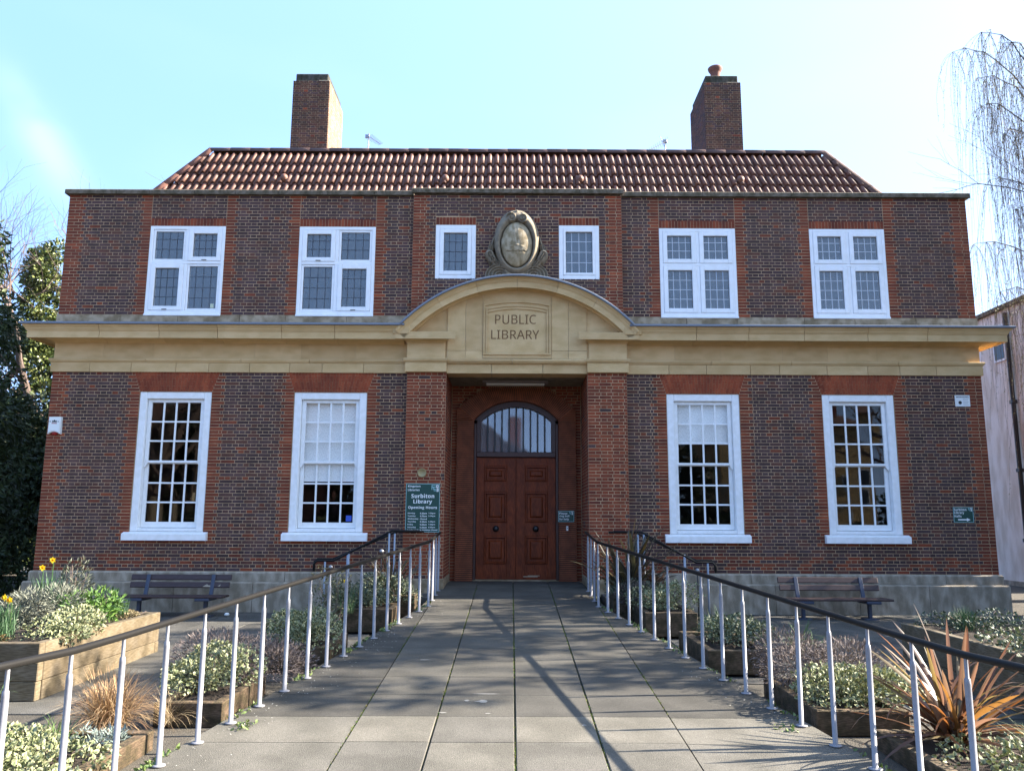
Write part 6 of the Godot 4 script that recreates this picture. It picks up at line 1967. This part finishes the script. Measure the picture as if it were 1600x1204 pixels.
func house(label: String, at: Vector3, w: float, d: float, eave: float, apex: float, m: Material, gable_front: bool) -> void:
	# a house across the street; its front looks at the library (towards -z)
	var h := base("house", at)
	tag(h, label, "house", "houses across the street")
	var st := mb()
	box(st, Vector3(-w / 2, -0.3, 0), Vector3(w / 2, eave, d))
	if gable_front: prism(st, PackedVector2Array([Vector2(-w / 2, eave), Vector2(w / 2, eave), Vector2(0, apex)]), 0.0, d)
	obj("wall", done(st), m, h)
	var rf := mb()
	if gable_front:
		for s in [-1, 1]:
			var n := Vector2(apex - eave, w / 2).normalized() * 0.14
			var o := 1.08
			prism(rf, PackedVector2Array([Vector2(0, apex + 0.02), Vector2(0, apex + 0.2), Vector2(s * w / 2 * o, eave + 0.2 - (apex - eave) * 0.08), Vector2(s * w / 2 * o, eave + 0.02 - (apex - eave) * 0.08)]), -0.3, d + 0.3)
	else:
		prism(rf, PackedVector2Array([Vector2(-0.35, eave), Vector2(d + 0.35, eave), Vector2(d / 2, apex)]), -w / 2 - 0.2, w / 2 + 0.2, Transform3D(Basis(Vector3.UP, -PI / 2), Vector3.ZERO))
	obj("roof", done(rf), M.ridge, h)
	for q in [[-0.28, 1.0], [0.28, 1.0], [-0.28, 3.6], [0.28, 3.6]]:
		var win := mb()
		box(win, Vector3(q[0] * w - 0.75, q[1], -0.06), Vector3(q[0] * w + 0.75, q[1] + 1.4, -0.002))
		var wi := obj("window", done(win), M.white, h)
		for k in 2:
			var pn := mb()
			box(pn, Vector3(q[0] * w - 0.66 + k * 0.69, q[1] + 0.1, -0.07), Vector3(q[0] * w - 0.03 + k * 0.69, q[1] + 1.3, -0.0605))
			obj("pane", done(pn), M.dark_pane, wi)
	var dr := mb()
	box(dr, Vector3(-0.5, 0.0, -0.05), Vector3(0.5, 2.1, -0.002))
	obj("door", done(dr), M.door_dark, h)
	var ch := mb()
	box(ch, Vector3(w * 0.2, apex - 1.4, d * 0.4), Vector3(w * 0.2 + 0.9, apex + 1.0, d * 0.4 + 0.7))
	obj("chimney", done(ch), M.bricks[1], h)

func build_neighbours() -> void:
	M.dark_pane = mat(lin(0.03, 0.035, 0.04), 0.08)
	# the rendered building at the right
	var b := base("rendered_building", Vector3(14.0, 0, -5.6))
	tag(b, "cream rendered flat roofed building with a black downpipe at the right edge", "building")
	var st := mb()
	box(st, Vector3(0, -0.3, -16), Vector3(6.0, 7.75, 0))
	obj("wall", done(st), M.render, b)
	var cp := mb()
	bbox(cp, Vector3(-0.12, 7.752, -16.1), Vector3(6.1, 7.88, 0.1), 0.02)
	obj("coping", done(cp), M.coping, b)
	var bn := mb()
	box(bn, Vector3(-0.03, -0.3, -16), Vector3(-0.001, 0.12, 0.0))
	obj("plinth_band", done(bn), M.plinth, b)
	var wn := mb()
	box(wn, Vector3(-0.04, 6.3, -1.75), Vector3(-0.002, 7.35, -1.2))
	var win := obj("window", done(wn), M.white, b)
	var pn := mb()
	box(pn, Vector3(-0.05, 6.36, -1.7), Vector3(-0.0405, 7.3, -1.25))
	obj("pane", done(pn), M.dark_pane, win)
	var dp := mb()
	tube(dp, [Vector3(-0.1, 7.6, -0.95), Vector3(-0.1, 3.0, -0.95), Vector3(-0.1, 0.35, -0.95), Vector3(-0.22, 0.1, -0.95)], 0.06, 10)
	for y in [1.2, 3.1, 5.0]: bbox(dp, Vector3(-0.17, y, -1.03), Vector3(-0.03, y + 0.1, -0.87), 0.01)
	obj("downpipe", done(dp), M.black, b)
	# across the street
	house("brick gabled house reflected in the fanlight", Vector3(-2.4, -0.2, 38.0), 10.5, 9.0, 5.4, 8.7, M.bricks[3], true)
	house("tan rendered house reflected in the right sash window", Vector3(19.3, -0.2, 38.0), 9.5, 9.0, 8.6, 9.9, M.stone[1], false)
	house("long brick house reflected in the left sash windows", Vector3(-21.0, -0.2, 38.0), 17.0, 9.0, 7.6, 11.0, M.bricks[9], false)
	for q in [[-24.0, 30.5, "dark cypress across the street, left of the pair"], [-18.5, 31.0, "dark cypress across the street, right of the pair"], [-9.5, 31.5, "single dark cypress beside the gabled house"], [9.5, 31.0, "dark cypress beside the tan house"]]:
		var cy := base("cypress", Vector3(q[0], -0.2, q[1]))
		tag(cy, q[2], "tree", "dark cypresses across the street")
		var ct := mb()
		tube(ct, [Vector3.ZERO, Vector3(0, 6, 0)], [0.25, 0.1], 6, false)
		obj("trunk", done(ct, true), M.bark, cy)
		var cb := []
		for i in 24:
			var y := rnd(0.3, 8.5)
			cb.append([Vector3(rnd(-1, 1) * (2.2 - y * 0.18), y, rnd(-0.8, 0.8)), rnd(0.7, 1.2)])
		leafy(cy, cb, 5000, leaf_mesh(0.5, 1.0, 0.2), M.leaf, Color(0.015, 0.026, 0.01), Color(0.04, 0.055, 0.02), 0.2, 0.4)
	var hg := base("hedge", Vector3(0, -0.2, 30.0))
	tag(hg, "clipped hedge across the street from the library", "hedge")
	var xs := []
	var cs := []
	for i in 9000:
		var f := rng.randi() % 2
		xs.append(Transform3D(look(Vector3(rnd(-1, 1), rnd(-0.4, 1), rnd(-1, 0.3)), rnd(0, 6), rnd(0.15, 0.3)), Vector3(rnd(-34, 34), rnd(0.1, 1.6) if f == 0 else 1.6 + rnd(-0.1, 0.1), rnd(-0.5, -0.3) if f == 0 else rnd(-0.45, 0.45))))
		cs.append(Color(0.02, 0.035, 0.012).lerp(Color(0.06, 0.08, 0.025), rnd(0, 1)))
	stuff(many("foliage", leaf_mesh(0.6, 1.0, 0.2), M.leaf, xs, cs, hg))
	var road := mb()
	quad(road, Vector3(-140, -0.2, 28), Vector3(140, -0.2, 28), Vector3(140, -0.2, 20.5), Vector3(-140, -0.2, 20.5))
	struct(obj("road", done(road), M.ground))

# ---------------------------------------------------------------- the scene
const SUN := Vector3(0.866, 0.49, -0.082)   # towards the sun: low, from the right and just behind the facade

func sky_image() -> ImageTexture:
	# clear winter air: deep blue away from the sun, paler towards it and towards the horizon, one wisp of cloud
	var w := 1024
	var h := 512
	var im := Image.create(w, h, false, Image.FORMAT_RGBF)
	var n := FastNoiseLite.new()
	n.seed = 11
	n.frequency = 2.2
	n.fractal_octaves = 5
	var sun := SUN.normalized()
	var wisp := Vector3(-0.484, 0.383, -0.789).normalized()
	for j in h:
		var el := PI * (0.5 - (j + 0.5) / h)
		for i in w:
			var az := TAU * (i + 0.5) / w
			var d := Vector3(sin(az) * cos(el), sin(el), -cos(az) * cos(el))
			var y := maxf(d.y, 0.0)
			var g := acos(clampf(d.dot(sun), -1, 1))
			var near := exp(-g * 1.75)
			var low := exp(-y * 6.0)
			var c := Vector3(0.08, 0.165, 0.35) * (0.85 + 0.5 * low)
			c += Vector3(0.17, 0.2, 0.19) * low * 0.6
			c += Vector3(0.58, 0.58, 0.5) * near * (0.75 + 0.5 * low)
			c += Vector3(1.0, 0.96, 0.85) * exp(-g * 7.0) * 1.6
			var off := d - wisp
			var s: float = pow(off.x + off.y * 0.35, 2.0) * 2600.0 + off.y * off.y * 420.0 + maxf(0.0, 0.5 - d.dot(wisp)) * 50.0
			var cl := exp(-s) * clampf(0.55 + n.get_noise_3dv(d * 5.0) * 1.6, 0.0, 1.0)
			var haze := clampf(n.get_noise_3d(d.x * 0.8, d.y * 3.0, d.z * 0.8) * 1.4 - 0.1, 0.0, 1.0) * 0.05 * exp(-absf(y - 0.25) * 4.0)
			c = c.lerp(Vector3(0.5, 0.52, 0.52), clampf(cl * 0.16 + haze, 0.0, 1.0))
			if d.y < 0: c = c.lerp(Vector3(0.13, 0.12, 0.1), clampf(-d.y * 8.0, 0.0, 1.0))
			im.set_pixel(i, j, Color(c.x, c.y, c.z))
	return ImageTexture.create_from_image(im)

func _ready() -> void:
	rng.seed = 20240317
	var cam := Camera3D.new()
	cam.position = Vector3(-0.0951, 1.70, 15.875)
	cam.rotation_degrees = Vector3(9.482, 0.0, 0.266)
	cam.fov = 50.73
	cam.near = 0.1
	cam.far = 600.0
	put(cam, "camera")
	var env := Environment.new()
	env.background_mode = Environment.BG_SKY
	env.sky = Sky.new()
	var pano := PanoramaSkyMaterial.new()
	pano.panorama = sky_image()
	env.sky.sky_material = pano
	env.tonemap_mode = Environment.TONE_MAPPER_LINEAR
	env.tonemap_exposure = 5.2
	env.sdfgi_enabled = true
	env.ssao_enabled = true
	env.ssil_enabled = true
	var we := WorldEnvironment.new()
	we.environment = env
	put(we, "environment")
	var sun := DirectionalLight3D.new()
	sun.light_energy = 1.6
	sun.light_color = Color(1.0, 0.955, 0.885)
	sun.light_angular_distance = 0.55
	sun.shadow_enabled = true
	sun.basis = Basis.looking_at(-SUN.normalized())
	put(sun, "sun")
	make_materials()
	build_ground()
	build_library()
	build_neighbours()
	build_trees()
	build_rails()
	build_bench(Vector3(-6.2, 0.0, 0.62), "brown slatted bench with a bare patch on its back, left of the ramp", true)
	build_bench(Vector3(5.77, 0.0, 0.62), "dark slatted bench right of the ramp", false)
	build_fittings()
	build_beds()
